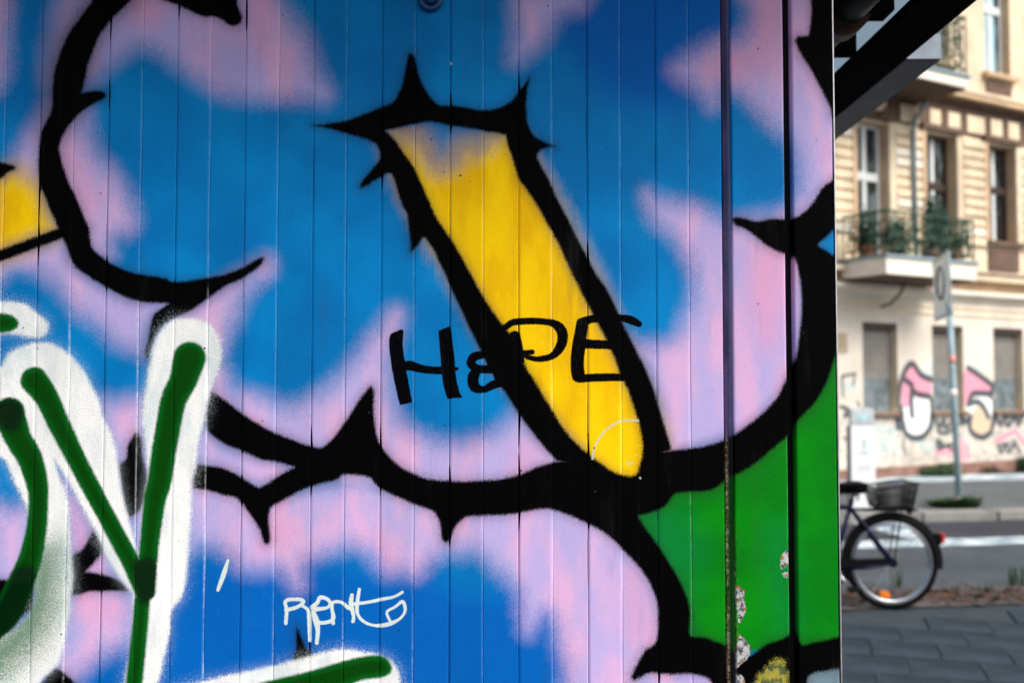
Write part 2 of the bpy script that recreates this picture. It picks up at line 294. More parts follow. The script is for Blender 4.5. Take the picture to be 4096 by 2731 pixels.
# ---- white throw-up
stroke('white', 0, 900, [(-60,580,100),(100,585,98),(190,625,80),(235,640,66)])
poly('white', 0, 0, [(-40,2331),(10,2291),(60,2215),(140,2171),(230,2151),(320,2156),(400,2201),(470,2261),(530,2341),(580,2441),(620,2531),(640,2611),(690,2711),(720,2811),(737,2911),(750,3014),(772,3134),(800,3234),(830,3354),(870,3510,c),(850,3740,c),(780,3654),(720,3574),(660,3474),(620,3374),(560,3264),(490,3134),(420,3004),(340,2880,c),(360,2964),(402,3064),(426,3164),(432,3314),(442,3454),(455,3614),(442,3734),(430,3864),(400,4014),(370,4144),(320,4204),(250,4274),(200,4400),(-60,4400,c),(-60,4014),(60,3964),(140,3894),(200,3814),(215,3664),(130,3620),(145,3494),(168,3364),(178,3234),(160,3164),(120,3084),(70,2974),(30,2884),(-60,2810)])
poly('white', 0, 0, [(1200,2000),(1310,2031),(1365,2111),(1386,2201),(1372,2311),(1332,2411),(1302,2511),(1272,2661),(1243,2761),(1227,2911),(1200,3044),(1195,3214),(1182,3414),(1165,3614),(1140,3734),(1072,3834),(1060,3964),(1030,4114),(990,4282),(960,4400),(780,4400),(830,4014),(840,3774),(838,3724),(867,3504),(882,3364),(892,3214),(928,2984),(917,2861),(902,2711),(887,2611),(902,2511),(917,2411),(937,2291),(962,2171),(1002,2081),(1082,2011)])
poly('white', 900, 1731, [(-420,1640),(-200,1575),(-50,1535),(100,1505),(300,1460),(500,1410),(600,1380),(740,1355),(850,1375),(950,1390),(1060,1450),(1090,1600),(900,1700),(-420,1800)])
# ---- dark green fill-in strokes
stroke('dgreen', 0, 0, [(1188,2246,104),(1150,2380,90),(1085,2520,82),(1030,2811,78),(1000,3014,76),(970,3134,70),(935,3414,61),(912,3704,64)])
stroke('dgreen', 0, 0, [(892,3764,50),(870,4014,50),(835,4330,53)])
stroke('dgreen', 0, 0, [(213,2386,87),(290,2490,76),(370,2661,68),(495,2914,60),(600,3114,58),(720,3334,57),(830,3544,57),(900,3710,56)])
stroke('dgreen', 0, 0, [(55,2590,100),(110,2741,85),(180,2861,80),(222,2990,74),(240,3114,64),(228,3314,66),(185,3514,75),(125,3664,84),(50,3830,88),(-60,3940,90)])
stroke('dgreen', 0, 900, [(-60,615,66),(40,615,58),(75,618,40)])
poly('dgreen', 900, 1731, [(-100,1680),(210,1568),(500,1500),(700,1440),(850,1402),(950,1393),(1010,1408),(1045,1460),(1030,1510),(970,1535),(850,1552),(600,1640)])
poly('dark2', 0, 0, [(840,3520),(985,3520),(978,3730),(912,3790),(850,3730)])
stroke('dark2', 0, 0, [(55,2590,95),(60,2640,70)])
stroke('dark2', 0, 0, [(150,3620,80),(60,3830,95),(-60,3940,95)])
stroke('fog', 0, 1731, [(290,780,30),(250,1050,60),(150,1250,70),(-40,1420,80)])
# ---- marker word
poly('marker', 900, 900, [(1035,690),(1075,666),(1118,658),(1115,750),(1130,860),(1150,980),(1175,1112,c),(1097,1130,c),(1070,1020),(1045,890),(1030,770)])
stroke('marker', 900, 900, [(1122,892,26),(1158,880,32),(1250,905,25),(1360,912,25)])
poly('marker', 900, 900, [(1338,662,c),(1412,632,c),(1425,700),(1440,830),(1450,950),(1470,1040),(1492,1083,c),(1430,1085),(1397,1092,c),(1370,1010),(1355,880),(1345,760)])
stroke('marker', 900, 900, [(1440,905,12),(1456,900,11)])
stroke('marker', 1700, 900, [(375,812,22),(310,825,28),(288,868,27),(330,900,26),(420,905,26)])
stroke('marker', 1700, 900, [(330,905,28),(302,955,36),(312,1015,33),(372,1030,22),(430,1000,28),(500,985,22)])
stroke('marker', 1700, 900, [(380,815,14),(402,860,15),(408,905,16)])
stroke('marker', 1700, 900, [(442,915,18),(456,960,22),(446,1005,18)])
stroke('marker', 1700, 900, [(495,650,18),(540,615,22),(590,605,22),(690,602,22),(790,612,22),(840,640,32),(864,690,34),(850,760,32),(800,820,22),(720,840,19),(650,830,17),(622,808,14)])
stroke('marker', 1700, 900, [(563,700,38),(580,780,36),(598,850,26)])
stroke('marker', 1700, 900, [(615,800,15),(672,796,18)])
stroke('marker', 1700, 900, [(985,625,38),(970,720,42),(955,850,43),(962,945,42)])
stroke('marker', 1700, 900, [(980,612,30),(1040,590,26),(1130,580,28),(1230,582,22),(1290,595,27),(1342,620,20)])
stroke('marker', 1700, 900, [(1010,745,30),(1180,752,28)])
stroke('marker', 1700, 900, [(965,962,26),(1100,955,26),(1235,955,25)])
# ---- pale paint-pen tag and strays
TP = (900, 1731)
stroke('tag', *TP, [(380,1193),(386,1110),(376,1062),(398,1045),(470,1043),(492,1060),(450,1092),(382,1110)], 11)
stroke('tag', *TP, [(488,1086,9),(518,1108,10),(528,1160,14),(532,1302,10)])
stroke('tag', *TP, [(545,1092,14),(580,1062,12),(596,1030,12),(640,1040,11),(660,1068,10),(636,1096,9),(562,1106,15),(556,1130,14),(572,1178,19),(582,1240,13),(575,1316,11)])
stroke('tag', *TP, [(585,1190,12),(640,1186,11),(682,1160,10),(672,1110,10),(676,1062,10),(728,1060,9),(770,1094,12),(800,1102,10)])
stroke('tag', *TP, [(674,1130,9),(678,1192,11)])
stroke('tag', *TP, [(796,1016,11),(790,1070,14),(806,1150,10),(802,1182,10)])
stroke('tag', *TP, [(842,980,10),(828,1080,12),(834,1140,9),(870,1182,9),(928,1205,8),(980,1206,11),(1040,1193,12),(1100,1160,8),(1130,1110,9),(1114,1056,10),(1066,1090,8),(1016,1120,8),(1030,1168,8),(1044,1190,9)])
stroke('tag', *TP, [(790,1074,10),(900,1060,9),(980,1042,10),(1060,1026,8),(1112,997,9)])
stroke('tag', 0, 1731, [(1428,800,9),(1400,890,15),(1365,985,10)])
stroke('scratch', 1700, 900, [(1050,1465,7),(1060,1410,6),(1090,1340,6),(1140,1280,6),(1200,1240,6),(1260,1224,6),(1337,1226,7)])
stroke('scratch', 1700, 900, [(1268,1487,6),(1280,1497,6),(1302,1490,6)])
stroke('scratch', 900, 0, [(1416,398,7),(1420,402,7)])
stroke('scratch', 2500, 1731, [(94,280,6),(97,284,6)])
# ---- flaking paint beside the sealed joint
poly('peel', 2500, 1731, [(685,990),(712,955),(730,985),(752,978),(748,1040),(758,1100),(745,1150),(715,1190),(702,1110),(700,1050),(680,1060)])
poly('peel', 2500, 1731, [(712,1262),(745,1280),(775,1320),(790,1355),(770,1410),(735,1440),(700,1475),(680,1460),(685,1370),(705,1310)])
poly('peel', 2500, 1731, [(685,1500),(720,1510),(752,1550),(750,1640),(690,1640)])
poly('peel', 2500, 1731, [(980,770),(1005,738),(1030,745),(1030,810),(1005,840),(975,850)])
poly('peel', 2500, 1731, [(985,880),(1010,868),(1026,885),(1008,908)])
poly('peel', 2500, 1731, [(676,860),(694,865),(690,905),(678,915)])

# ------------------------------------------------------------------ the painted-wall material
def spray_material():
    n = N('spray_painted_cladding')
    fine = n.math('SUBTRACT', n.noise(420, 2, .6), .5)
    grain = n.math('SUBTRACT', n.noise(900, 1), .5)
    med = n.math('SUBTRACT', n.noise(55, 3, .6), .5)
    big = n.noise(5.5, 2)
    big2 = n.noise(9, 3, .55, (1.6, 1, .55))
    streak = n.math('SUBTRACT', n.noise(40, 3, .6, (9, 1, .45)), .5)
    def cover(name, w, a_fine, a_med=0.0, a_str=0.0, off=0.0, a_gr=0.0):
        d = n.math('ADD', n.attr(name), off)
        for src, a in ((fine, a_fine), (med, a_med), (streak, a_str), (grain, a_gr)):
            if a: d = n.math('MULTIPLY_ADD', src, a, d)
        return n.ramp(d, -w, w)
    blue = n.mix(n.ramp(big, .35, .7), (0.0, .165, .47, 1), (0.0, .235, .60, 1))
    blue = n.mix(n.math('MULTIPLY', cover('royal', 110, 30, 60), .85), blue, (0.0, .105, .47, 1))
    blue = n.mix(n.math('MULTIPLY', n.ramp(n.math('ADD', streak, med), .12, .5), .22), blue, (.05, .32, .66, 1))
    pk = n.mix(n.ramp(big2, .40, .66), (.48, .41, .74, 1), (.70, .43, .70, 1))
    pk = n.mix(n.math('MULTIPLY', cover('rose', 80, 30, 40), .7), pk, (.76, .35, .57, 1))
    col = n.mix(cover('pink', 78, 54, 34, 16, -6), blue, pk)
    # where the lavender thins out again
    col = n.mix(n.math('MULTIPLY', cover('pale', 40, 30, 20), .38), col, (.36, .42, .55, 1))
    yel = n.mix(n.ramp(big2, .36, .66), (.84, .48, .0, 1), (.98, .63, .0, 1))
    ymask = cover('yellow', 85, 80, 40, 70, 10)
    col = n.mix(ymask, col, yel)
    # thin yellow dust above the solid yellow
    ydust = n.math('MULTIPLY', cover('yellow', 70, 70, 30, 50, 85), n.math('MULTIPLY', cover('hole', 10, 10), n.ramp(ymask, 1, 0)))
    col = n.mix(n.math('MULTIPLY', ydust, .62), col, (.50, .29, .09, 1))
    grn = n.mix(n.ramp(n.noise(7, 3), .42, .68), (.0, .18, .005, 1), (.0, .245, .003, 1))
    grn = n.mix(n.math('MULTIPLY', cover('teal', 110, 40, 40), .4), grn, (.0, .20, .075, 1))
    grn = n.mix(n.ramp(n.math('ADD', streak, med), .12, .5, 0, .4), grn, (.01, .30, .04, 1))
    col = n.mix(cover('green', 12, 26, 10), col, grn)
    col = n.mix(cover('grey', 20, 30), col, (.16, .25, .31, 1))
    sm = n.math('MULTIPLY', cover('smoke', 120, 90, 30), .8)
    col = n.mix(sm, col, (.008, .008, .012, 1))
    bd = n.math('MINIMUM', n.attr('black'), n.math('MULTIPLY', n.attr('hole'), -1.0))
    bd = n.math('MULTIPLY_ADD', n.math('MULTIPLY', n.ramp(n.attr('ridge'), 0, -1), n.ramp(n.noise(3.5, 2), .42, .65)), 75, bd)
    bd0 = bd
    for src, a in ((fine, 15), (med, 7), (streak, 9), (grain, 12)): bd = n.math('MULTIPLY_ADD', src, a, bd)
    bm = n.ramp(bd, -8, 8)
    # faint overspray dust round each line
    dust = n.math('MULTIPLY', n.ramp(n.math('MULTIPLY_ADD', fine, 90, bd0), -46, 30), .55)
    col = n.mix(dust, col, (.012, .010, .016, 1))
    col = n.mix(bm, col, (.0012, .0012, .0016, 1))
    col = n.mix(n.math('MULTIPLY', cover('olive', 14, 60, 40), .9), col, n.mix(n.ramp(n.noise(70, 3), .4, .6), (.10, .13, .05, 1), (.42, .36, .06, 1)))
    wd = n.attr('white')
    # rib flanks: painted shade and light, then white mist caught on the edges
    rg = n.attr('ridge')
    col = n.mix(n.math('MULTIPLY', n.math('MULTIPLY', n.ramp(rg, 0, -1), n.ramp(bm, 1, 0)), n.ramp(big2, .35, .6, .06, .40)), col, (.004, .016, .09, 1))  # shade of the left flanks painted in as darker blue
    col = n.mix(n.math('MULTIPLY', n.ramp(rg, 0, 1), n.math('MULTIPLY', n.ramp(bm, 1, 0), n.ramp(med, -.2, .2, .02, .12))), col, (.5, .72, .9, 1))  # lit look of the right flanks painted paler, with some paint dust
    ridge = n.math('MULTIPLY', n.ramp(rg, 0, 1), n.math('MULTIPLY', n.ramp(wd, -170, -10), n.ramp(n.math('ADD', fine, med), -.25, .2)))
    col = n.mix(n.math('MULTIPLY', ridge, .45), col, (.72, .76, .76, 1))
    mist = n.math('MULTIPLY', n.ramp(n.math('MULTIPLY_ADD', grain, 260, wd), -10, 30), n.ramp(wd, -110, -10))
    col = n.mix(n.math('MULTIPLY', mist, .55), col, (.6, .7, .75, 1))
    wm = cover('white', 11, 34, 12, 6)
    wcol = n.mix(n.ramp(n.noise(11, 3, .6, (1.4, 1, .6)), .32, .6), (.66, .74, .76, 1), (.90, .91, .90, 1))
    wcol = n.mix(n.math('MULTIPLY', cover('fog', 90, 260, 30, 0, 40, 150), .85), wcol, (.02, .14, .05, 1))
    col = n.mix(wm, col, wcol)
    gm = cover('dgreen', 7, 16, 6)
    gcol = n.mix(n.ramp(n.math('MULTIPLY_ADD', fine, 14, n.attr('dgreen')), 4, 34), (.0, .10, .008, 1), (.0, .050, .0, 1))
    gcol = n.mix(n.math('MULTIPLY', cover('dark2', 22, 16), .93), gcol, (.001, .012, .003, 1))
    col = n.mix(gm, col, gcol)
    mk = cover('marker', 2.5, 4, 4, 6)
    col = n.mix(n.math('MULTIPLY', mk, n.ramp(n.noise(60, 3, .6, (8, 1, 1)), .28, .42, .955, 1.0)), col, (.0015, .0015, .0022, 1))
    col = n.mix(cover('tag', 2.2, 3, 2), col, (.66, .76, .73, 1))
    col = n.mix(n.math('MULTIPLY', cover('scratch', 2.5, 2), .85), col, (.55, .58, .5, 1))
    # each board has weathered a little differently; faint runs of grime
    hs = n.new('ShaderNodeHueSaturation'); n.put(hs.inputs['Value'], n.math('MULTIPLY_ADD', fine, .34, n.math('MULTIPLY_ADD', n.attr('tone'), .13, .955))); n.put(hs.inputs['Color'], col)
    col = hs.outputs[0]
    gr = n.ramp(n.noise(7, 4, .65, (3.2, 1, .35)), .56, .82, 0, .30)
    col = n.mix(gr, col, (.035, .035, .04, 1))
    # specks of dirt
    vo = n.new('ShaderNodeTexVoronoi'); vo.inputs['Scale'].default_value = 34; n.t.links.new(n.co(), vo.inputs['Vector'])
    sp = n.new('ShaderNodeSeparateColor'); n.t.links.new(vo.outputs['Color'], sp.inputs[0])
    lim = n.math('MULTIPLY', n.math('MULTIPLY', sp.outputs[0], sp.outputs[0]), .07)
    speck = n.math('MULTIPLY', n.ramp(n.math('SUBTRACT', vo.outputs['Distance'], lim), .035, .0), n.math('GREATER_THAN', sp.outputs[1], .22))
    col = n.mix(n.math('MULTIPLY', speck, .85), col, (.03, .03, .045, 1))
    # flakes down to old coats and bare metal
    pl = cover('peel', 2.5, 9, 9)
    pc = n.mix(n.ramp(n.noise(75, 4, .75), .38, .56), (.03, .03, .032, 1), (.50, .52, .53, 1))
    pc = n.mix(n.math('MULTIPLY', n.ramp(n.attr('peel'), 14, 3), n.ramp(n.noise(90, 2), .52, .6)), pc, (.38, .13, .03, 1))
    col = n.mix(pl, col, pc)
    # rust and bare filler along the joint
    rs = n.math('MULTIPLY', n.attr('rust'), n.ramp(n.math('ADD', med, fine), -.10, .12))
    col = n.mix(rs, col, n.mix(n.ramp(n.noise(120, 3), .4, .65), (.09, .04, .02, 1), (.42, .36, .27, 1)))
    # relief: orange peel, drips and grain
    h = n.math('MULTIPLY_ADD', n.math('MULTIPLY', wm, n.noise(330, 2, .5)), 1.5, n.math('MULTIPLY', fine, .5))
    h = n.math('MULTIPLY_ADD', streak, .4, h)
    h = n.math('MULTIPLY_ADD', pl, -1.5, h)
    n.bump(h, .0008, .7)
    rough = n.math('MULTIPLY_ADD', med, .16, .58)
    return n.fin(col, rough, 0.0, n.ramp(n.math('MAXIMUM', bm, mk), 0, 1, .09, .02))
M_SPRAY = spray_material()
def sealant_material():
    n = N('old_joint_sealant')
    col = n.mix(n.ramp(n.noise(40, 3, .6, (1, 1, .2)), .35, .65), (.035, .035, .085, 1), (.085, .065, .14, 1))  # purple sealant, darkened to carry the shade of the recess
    col = n.mix(n.math('MULTIPLY', n.attr('ridge'), .5), col, (.16, .20, .38, 1))  # bluish highlight painted along the right edge
    col = n.mix(n.ramp(n.attr('green'), -10, 10), col, (.004, .07, .006, 1))
    col = n.mix(n.ramp(n.attr('black'), -10, 10), col, (.006, .006, .006, 1))
    rs = n.math('MULTIPLY', n.attr('rust'), n.ramp(n.noise(70, 3, .6, (1, 1, .18)), .36, .45))
    col = n.mix(rs, col, n.mix(n.ramp(n.noise(160, 3), .4, .65), (.10, .05, .02, 1), (.40, .34, .25, 1)))
    n.bump(n.noise(260, 3), .002, .9); return n.fin(col, .75, 0, .2)
M_SEAL = sealant_material()
M_BLACKGAP = plain('black_rubber', (.006, .006, .007), .8, var=.2, spec=.15)
M_ALU = plain('worn_aluminium', (.62, .63, .64), .35, .7, .2, 30)
M_DARKSTEEL = plain('dark_painted_steel', (.003, .003, .0035), .9, 0, .4, 12, spec=.02)
M_GREYSTEEL = plain('grey_painted_steel', (.085, .085, .11), .5, 0, .25, 14)
M_POLY = plain('blue_grey_sheet', (.20, .27, .33), .6, 0, .3, 4)
_t = M_POLY.node_tree; _tr = _t.nodes.new('ShaderNodeBsdfTranslucent'); _tr.inputs[0].default_value = (.22, .31, .38, 1)
_mx = _t.nodes.new('ShaderNodeMixShader'); _mx.inputs[0].default_value = .6
_out = next(q for q in _t.nodes if q.type == 'OUTPUT_MATERIAL'); _bs = next(q for q in _t.nodes if q.type == 'BSDF_PRINCIPLED')
_t.links.new(_bs.outputs[0], _mx.inputs[1]); _t.links.new(_tr.outputs[0], _mx.inputs[2]); _t.links.new(_mx.outputs[0], _out.inputs[0])
M_KIOSK = plain('kiosk_side_coat', (.10, .11, .13), .6, 0, .3, 5)

# ------------------------------------------------------------------ the kiosk
KX, KY = -1.6, 2.0
kiosk = tag(empty('kiosk', (KX, KY, 0)), 'graffiti-covered metal kiosk whose ribbed wall fills most of the picture', 'kiosk')
H_TOP = 2.78
def rows():
    v0, v1 = W(2048, -60)[1], W(2048, 2790)[1]
    r = list(np.arange((H_TOP - 1.65) * -US + 1540.5, v0, 40.0)) + list(np.arange(v0, v1, 4.1))
    r += list(np.arange(v1, 1540.5 + (CAM_H - .06) * US, 40.0)) + [1540.5 + (CAM_H - .06) * US]
    return np.array(r)
ROWS = rows()
PANELS = []
def panel(name, cols, back=.02, rust=None, mat=None, label=None):
    """cols: (u, depth, ridge) from left to right; the face runs the full height of the kiosk"""
    PANELS.append(dict(name=name, cols=np.array(cols, float), back=back, rust=rust, mat=mat or M_SPRAY, label=label))
def spread(u0, u1, d, step=4.2):
    k = max(1, int(math.ceil((u1 - u0) / step)))
    return [(u0 + (u1 - u0) * i / k, d, 0) for i in range(k + 1)]
UD = lambda x: W(x, 500)[0]
pitch_u = (UD(2619) - UD(159)) / 9
dark0 = UD(159)
i = -6
while True:
    a = dark0 + pitch_u * i; b = a + pitch_u * .5; e = a + pitch_u
    if a > UD(2886) - 20: break
    end = UD(2884)
    step = 4.2 if b > -40 else 24
    r1, r2 = rng.uniform(-.0003, .0004), rng.uniform(-.0005, .0003)
    # raised rib: shaded left flank, lit right flank
    bb = min(b, end)
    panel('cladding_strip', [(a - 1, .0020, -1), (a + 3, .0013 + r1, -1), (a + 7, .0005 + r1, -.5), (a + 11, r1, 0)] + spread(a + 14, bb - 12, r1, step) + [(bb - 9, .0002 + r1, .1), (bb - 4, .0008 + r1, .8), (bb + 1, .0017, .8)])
    if b < end - 30:
        ee = min(e, end)
        panel('cladding_strip', spread(b - .5, ee, .0013 + r2, step) if e <= end else spread(b - .5, ee, .0013 + r2, step))
    i += 1
s0, s1 = UD(2884), UD(2922)
panel('joint_sealant', [(s0 + 5, .024, 0), (s0 + 8, .0115, 0), (s0 + 14, .0095, 0), (s0 + 24, .0090, 0), (s0 + 30, .0065, 1), (s1 - 1, .0030, 1)], back=.01, rust='joint', mat=M_SEAL)
def flat_panel(u0, u1, dep):
    return [(u0, dep + .006, 0), (u0 + 1.5, dep + .0022, 0), (u0 + 6, dep + .0004, 0)] + spread(u0 + 9, u1 - 9, dep) + [(u1 - 6, dep + .0004, 0), (u1 - 1.5, dep + .0022, 1), (u1, dep + .006, 1)]
panel('wall_panel', flat_panel(s1, UD(3136), -.001), rust='edge')
panel('wall_panel', flat_panel(UD(3166), UD(3331), -.002))
allU = []; allV = []
for P in PANELS:
    nu = len(P['cols']); U = np.tile(P['cols'][:, 0], len(ROWS)); V = np.repeat(ROWS, nu)
    P['n'] = len(U); allU.append(U); allV.append(V)
U = np.concatenate(allU).astype(np.float32); V = np.concatenate(allV).astype(np.float32)
F = evaluate(U, V)
UG0 = W(2048, 1700)[1]; UG1 = W(2048, 2731)[1]
pos = 0
for P in PANELS:
    cols = P['cols']; nu, nr, nn = len(cols), len(ROWS), P['n']
    u = U[pos:pos + nn]; v = V[pos:pos + nn]
    co = np.zeros((nn + 2 * nr, 3), np.float32)
    dep = np.tile(cols[:, 1], nr)
    wob = .0004 * np.sin(v * .004 + cols[0, 0]) + .0003 * np.sin(v * .011 + cols[0, 0] * 3)
    co[:nn, 0] = (u - 2048) / US - KX; co[:nn, 1] = WY + dep + wob - KY; co[:nn, 2] = CAM_H + (1540.5 - v) / US
    # returns along both long edges
    for s, cidx in ((0, 0), (1, nu - 1)):
        q = co[:nn].reshape(nr, nu, 3)[:, cidx].copy(); q[:, 1] = WY + .03 - KY
        co[nn + s * nr: nn + (s + 1) * nr] = q
    I = np.arange(nr - 1)[:, None] * nu + np.arange(nu - 1)[None, :]
    quads = np.stack([I, I + nu, I + nu + 1, I + 1], -1).reshape(-1, 4)
    k = np.arange(nr - 1)
    ql = np.stack([nn + k, nn + k + 1, (k + 1) * nu, k * nu], -1)
    qr = np.stack([k * nu + nu - 1, (k + 1) * nu + nu - 1, nn + nr + k + 1, nn + nr + k], -1)
    quads = np.concatenate([quads, ql, qr]).astype(np.int32)
    me = bpy.data.meshes.new(P['name'])
    me.vertices.add(len(co)); me.vertices.foreach_set('co', co.ravel())
    me.loops.add(quads.size); me.loops.foreach_set('vertex_index', quads.ravel())
    me.polygons.add(len(quads)); me.polygons.foreach_set('loop_start', np.arange(len(quads), dtype=np.int32) * 4)
    me.update(calc_edges=True)
    me.polygons.foreach_set('use_smooth', np.ones(len(quads), bool))
    ext = lambda a: np.concatenate([a, a.reshape(nr, nu)[:, 0], a.reshape(nr, nu)[:, -1]]).astype(np.float32)
    for f, d in F.items():
        dd = d[pos:pos + nn]
        if dd.max() <= -LIM + .01 and f not in ('black', 'hole'): 
            continue
        me.attributes.new(f, 'FLOAT', 'POINT').data.foreach_set('value', ext(dd))
    for f in F:
        if f not in me.attributes:
            me.attributes.new(f, 'FLOAT', 'POINT').data.foreach_set('value', np.full(len(co), -LIM, np.float32))
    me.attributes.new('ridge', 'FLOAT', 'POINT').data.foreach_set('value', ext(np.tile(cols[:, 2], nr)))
    me.attributes.new('tone', 'FLOAT', 'POINT').data.foreach_set('value', np.full(len(co), rng.random(), np.float32))
    rust = np.zeros(nn)
    if P['rust'] == 'joint': rust = np.clip((v - UG0) / 120, 0, 1) * .9 + np.clip((v - UG0 - 400) / 500, 0, 1) * .1
    if P['rust'] == 'joint': rust *= (u < s0 + 17)
    if P['rust'] == 'edge': rust = np.clip(1 - (u - cols[0, 0]) / 12, 0, 1) * np.clip((v - UG0 - 300) / 500, 0, 1) * .9
    me.attributes.new('rust', 'FLOAT', 'POINT').data.foreach_set('value', ext(rust))
    o = link(P['name'], me, P['mat'], kiosk)
    pos += nn
def kbox(name, x0, x1, y0, y1, z0, z1, mat, parent=kiosk, bevel=0):
    return MB().box(x0 - KX, x1 - KX, y0 - KY, y1 - KY, z0, z1).build(name, mat, parent, bevel=bevel)
XL, XR = wall_x(dark0 - pitch_u * 6), wall_x(UD(3331))
kbox('backing_plate', XL, XR - .004, 2.031, 2.05, .06, H_TOP, M_BLACKGAP)
kbox('rubber_gasket', wall_x(UD(3136)) + .001, wall_x(UD(3166)) - .001, 2.016, 2.030, .06, H_TOP, M_BLACKGAP)
kbox('corner_trim', XR + .0006, XR + .0030, 1.9965, 2.06, .06, H_TOP, M_ALU)
kbox('side_wall', XR - .05, XR - .001, 2.062, 4.9, .06, H_TOP, M_KIOSK)
kbox('side_wall', XL, XL + .05, 2.062, 4.9, .06, H_TOP, M_KIOSK)
kbox('rear_wall', XL + .052, XR - .052, 4.85, 4.9, .06, H_TOP, M_KIOSK)
kbox('base_frame', XL, XR, 2.03, 4.9, 0, .058, M_DARKSTEEL)
kbox('roof', XL - .05, XR + .02, 1.42, 4.95, H_TOP + .002, H_TOP + .09, M_DARKSTEEL)  # front overhang is unseen, added to shade the top of the wall
kbox('shade_overhang', XR + .0205, XR + .40, 1.42, 2.04, H_TOP + .004, H_TOP + .088, M_DARKSTEEL)  # unseen extra piece, added to shade the wall's upper right
bo = at_depth(1723, 2, WY)
b = MB()
b.ring((bo.x - KX, -.006, bo.z), .019, .006, 'y', 24, 8); b.tube([(bo.x - KX, .004, bo.z), (bo.x - KX, -.012, bo.z)], .011, 6)
b.build('bolt', M_SPRAY if False else plain('painted_bolt', (.004, .05, .17), .5), kiosk, True)
# awning on the serving side, running back from the corner
HB = CAM_H + .907
beam = kbox('awning_beam', .958, 1.10, 2.05, 5.2, HB, HB + .022, M_DARKSTEEL, bevel=.006)
gut = kbox('gutter_box', 1.1005, 1.20, 2.83, 5.2, HB + .001, HB + .076, M_GREYSTEEL, bevel=.003)
MB().box(1.101 - KX, 1.199 - KX, 2.826 - KY, 2.8285 - KY, HB + .003, HB + .074).build('end_cap', plain('pale_blue_grey_cap', (.33, .40, .50), .5), gut)
kbox('soffit_board', XR + .021, .80, 2.07, 5.2, HB + .03, HB + .06, M_DARKSTEEL)
pv = []
for yy in (2.1, 2.45, 2.95, 3.6, 4.3, 5.1): pv.append((.845 - KX, yy - KY, HB + .035))
tubeo = MB().tube(pv, .042, 14).build('support_tube', plain('dark_tube', (.02, .018, .016), .45), kiosk, True)
MB().tube([(.845 - KX, 2.52 - KY, HB + .035), (.845 - KX, 2.62 - KY, HB + .035)], .056, 16).build('coupling', plain('rusty_coupling', (.06, .022, .012), .6), tubeo, True)
MB().box(.88 - KX, .947 - KX, 2.50 - KY, 2.58 - KY, HB + .02, HB + .10).build('bracket', M_DARKSTEEL, kiosk)
MB().box(.88 - KX, .947 - KX, 2.78 - KY, 2.81 - KY, HB + .0, HB + .10).build('bracket', M_DARKSTEEL, kiosk)
kbox('bracket', .88, .947, 3.32, 3.36, HB, HB + .10, M_DARKSTEEL)
MB().quad((XR + .021 - KX, .05, HB + .218), (1.19 - KX, .05, HB + .218), (1.19 - KX, 3.2, HB + .218), (XR + .021 - KX, 3.2, HB + .218)).build('awning_sheet', M_POLY, kiosk)

# ------------------------------------------------------------------ ground
def ground_material(name, base, var, scale, rough=.9, spots=0):
    n = N(name); a = n.noise(scale, 5, .65); b_ = n.noise(scale * 22, 2)
    c_ = n.mix(n.ramp(a, .3, .7), tuple(x * (1 - var) for x in base) + (1,), tuple(x * (1 + var) for x in base) + (1,))
    c_ = n.mix(n.ramp(b_, .35, .65, 0, .35), c_, tuple(x * .5 for x in base) + (1,))
    n.bump(b_, .004); return n.fin(c_, rough, 0, .3)
M_ASPH = ground_material('asphalt', (.064, .080, .094), .22, 1.2)
M_ASPHD = ground_material('dark_asphalt', (.042, .047, .060), .25, 1.2)
M_DIRT = ground_material('dirt_and_leaves', (.095, .085, .085), .35, 3)
M_SLAB = ground_material('paving_stone', (.024, .040, .055), .5, 1.9)
M_JOINT = ground_material('joint_sand', (.040, .058, .07), .2, 8)
M_ISLE = ground_material('pale_pavement', (.12, .135, .145), .15, 1.2)
M_KERB = ground_material('granite_kerb', (.26, .26, .25), .2, 4)
def worn_paint():
    n = N('worn_white_road_paint'); k = n.noise(2.6, 3, .6, (1, 2, 1)); c_ = n.mix(n.ramp(k, .42, .60), (.20, .30, .36, 1), (.72, .80, .83, 1))
    return n.fin(c_, .7, 0, .3)
M_LINE = worn_paint()
def sheet(name, x0, x1, y0a, y0b, y1a, y1b, z, mat, kind='structure'):
    """strip across the street; a = y at X=-40, b = y at X=+40"""
    m = MB().quad((x0, y0a, z), (x1, y0b, z), (x1, y1b, z), (x0, y1a, z))
    o = m.build(name, mat); return tag(o, kind=kind)
tag(MB().quad((-150, -60, -.02), (150, -60, -.02), (150, 240, -.02), (-150, 240, -.02)).build('ground', M_ASPHD), kind='structure')
def face_up(o):
    if o.data.polygons[0].normal.z < 0: o.data.flip_normals()
    return o
def strip(name, pxa, pxb, z, mat, d0=0., d1=0.):
    """pxa / pxb: (left y, right y) in the photo of near and far border, at x = 3360 and x = 4096"""
    def line(yl, yr, dd):
        a = on_ground(3728, (yl + yr) / 2); s = .17      # every border of the street runs the same way
        return lambda X: a.y + s * (X - a.x) + dd
    n0, n1 = line(*pxa, d0), line(*pxb, d1)
    o = MB().quad((-25, n0(-25), z), (30, n0(30), z), (30, n1(30), z), (-25, n1(-25), z)).build(name, mat)
    face_up(o); return tag(o, kind='structure'), n0, n1
pave = tag(MB().quad((-25, -6, -.003), (30, -6, -.003), (30, 12.6, -.003), (-25, 3.3, -.003)).build('sidewalk', M_JOINT), kind='structure')
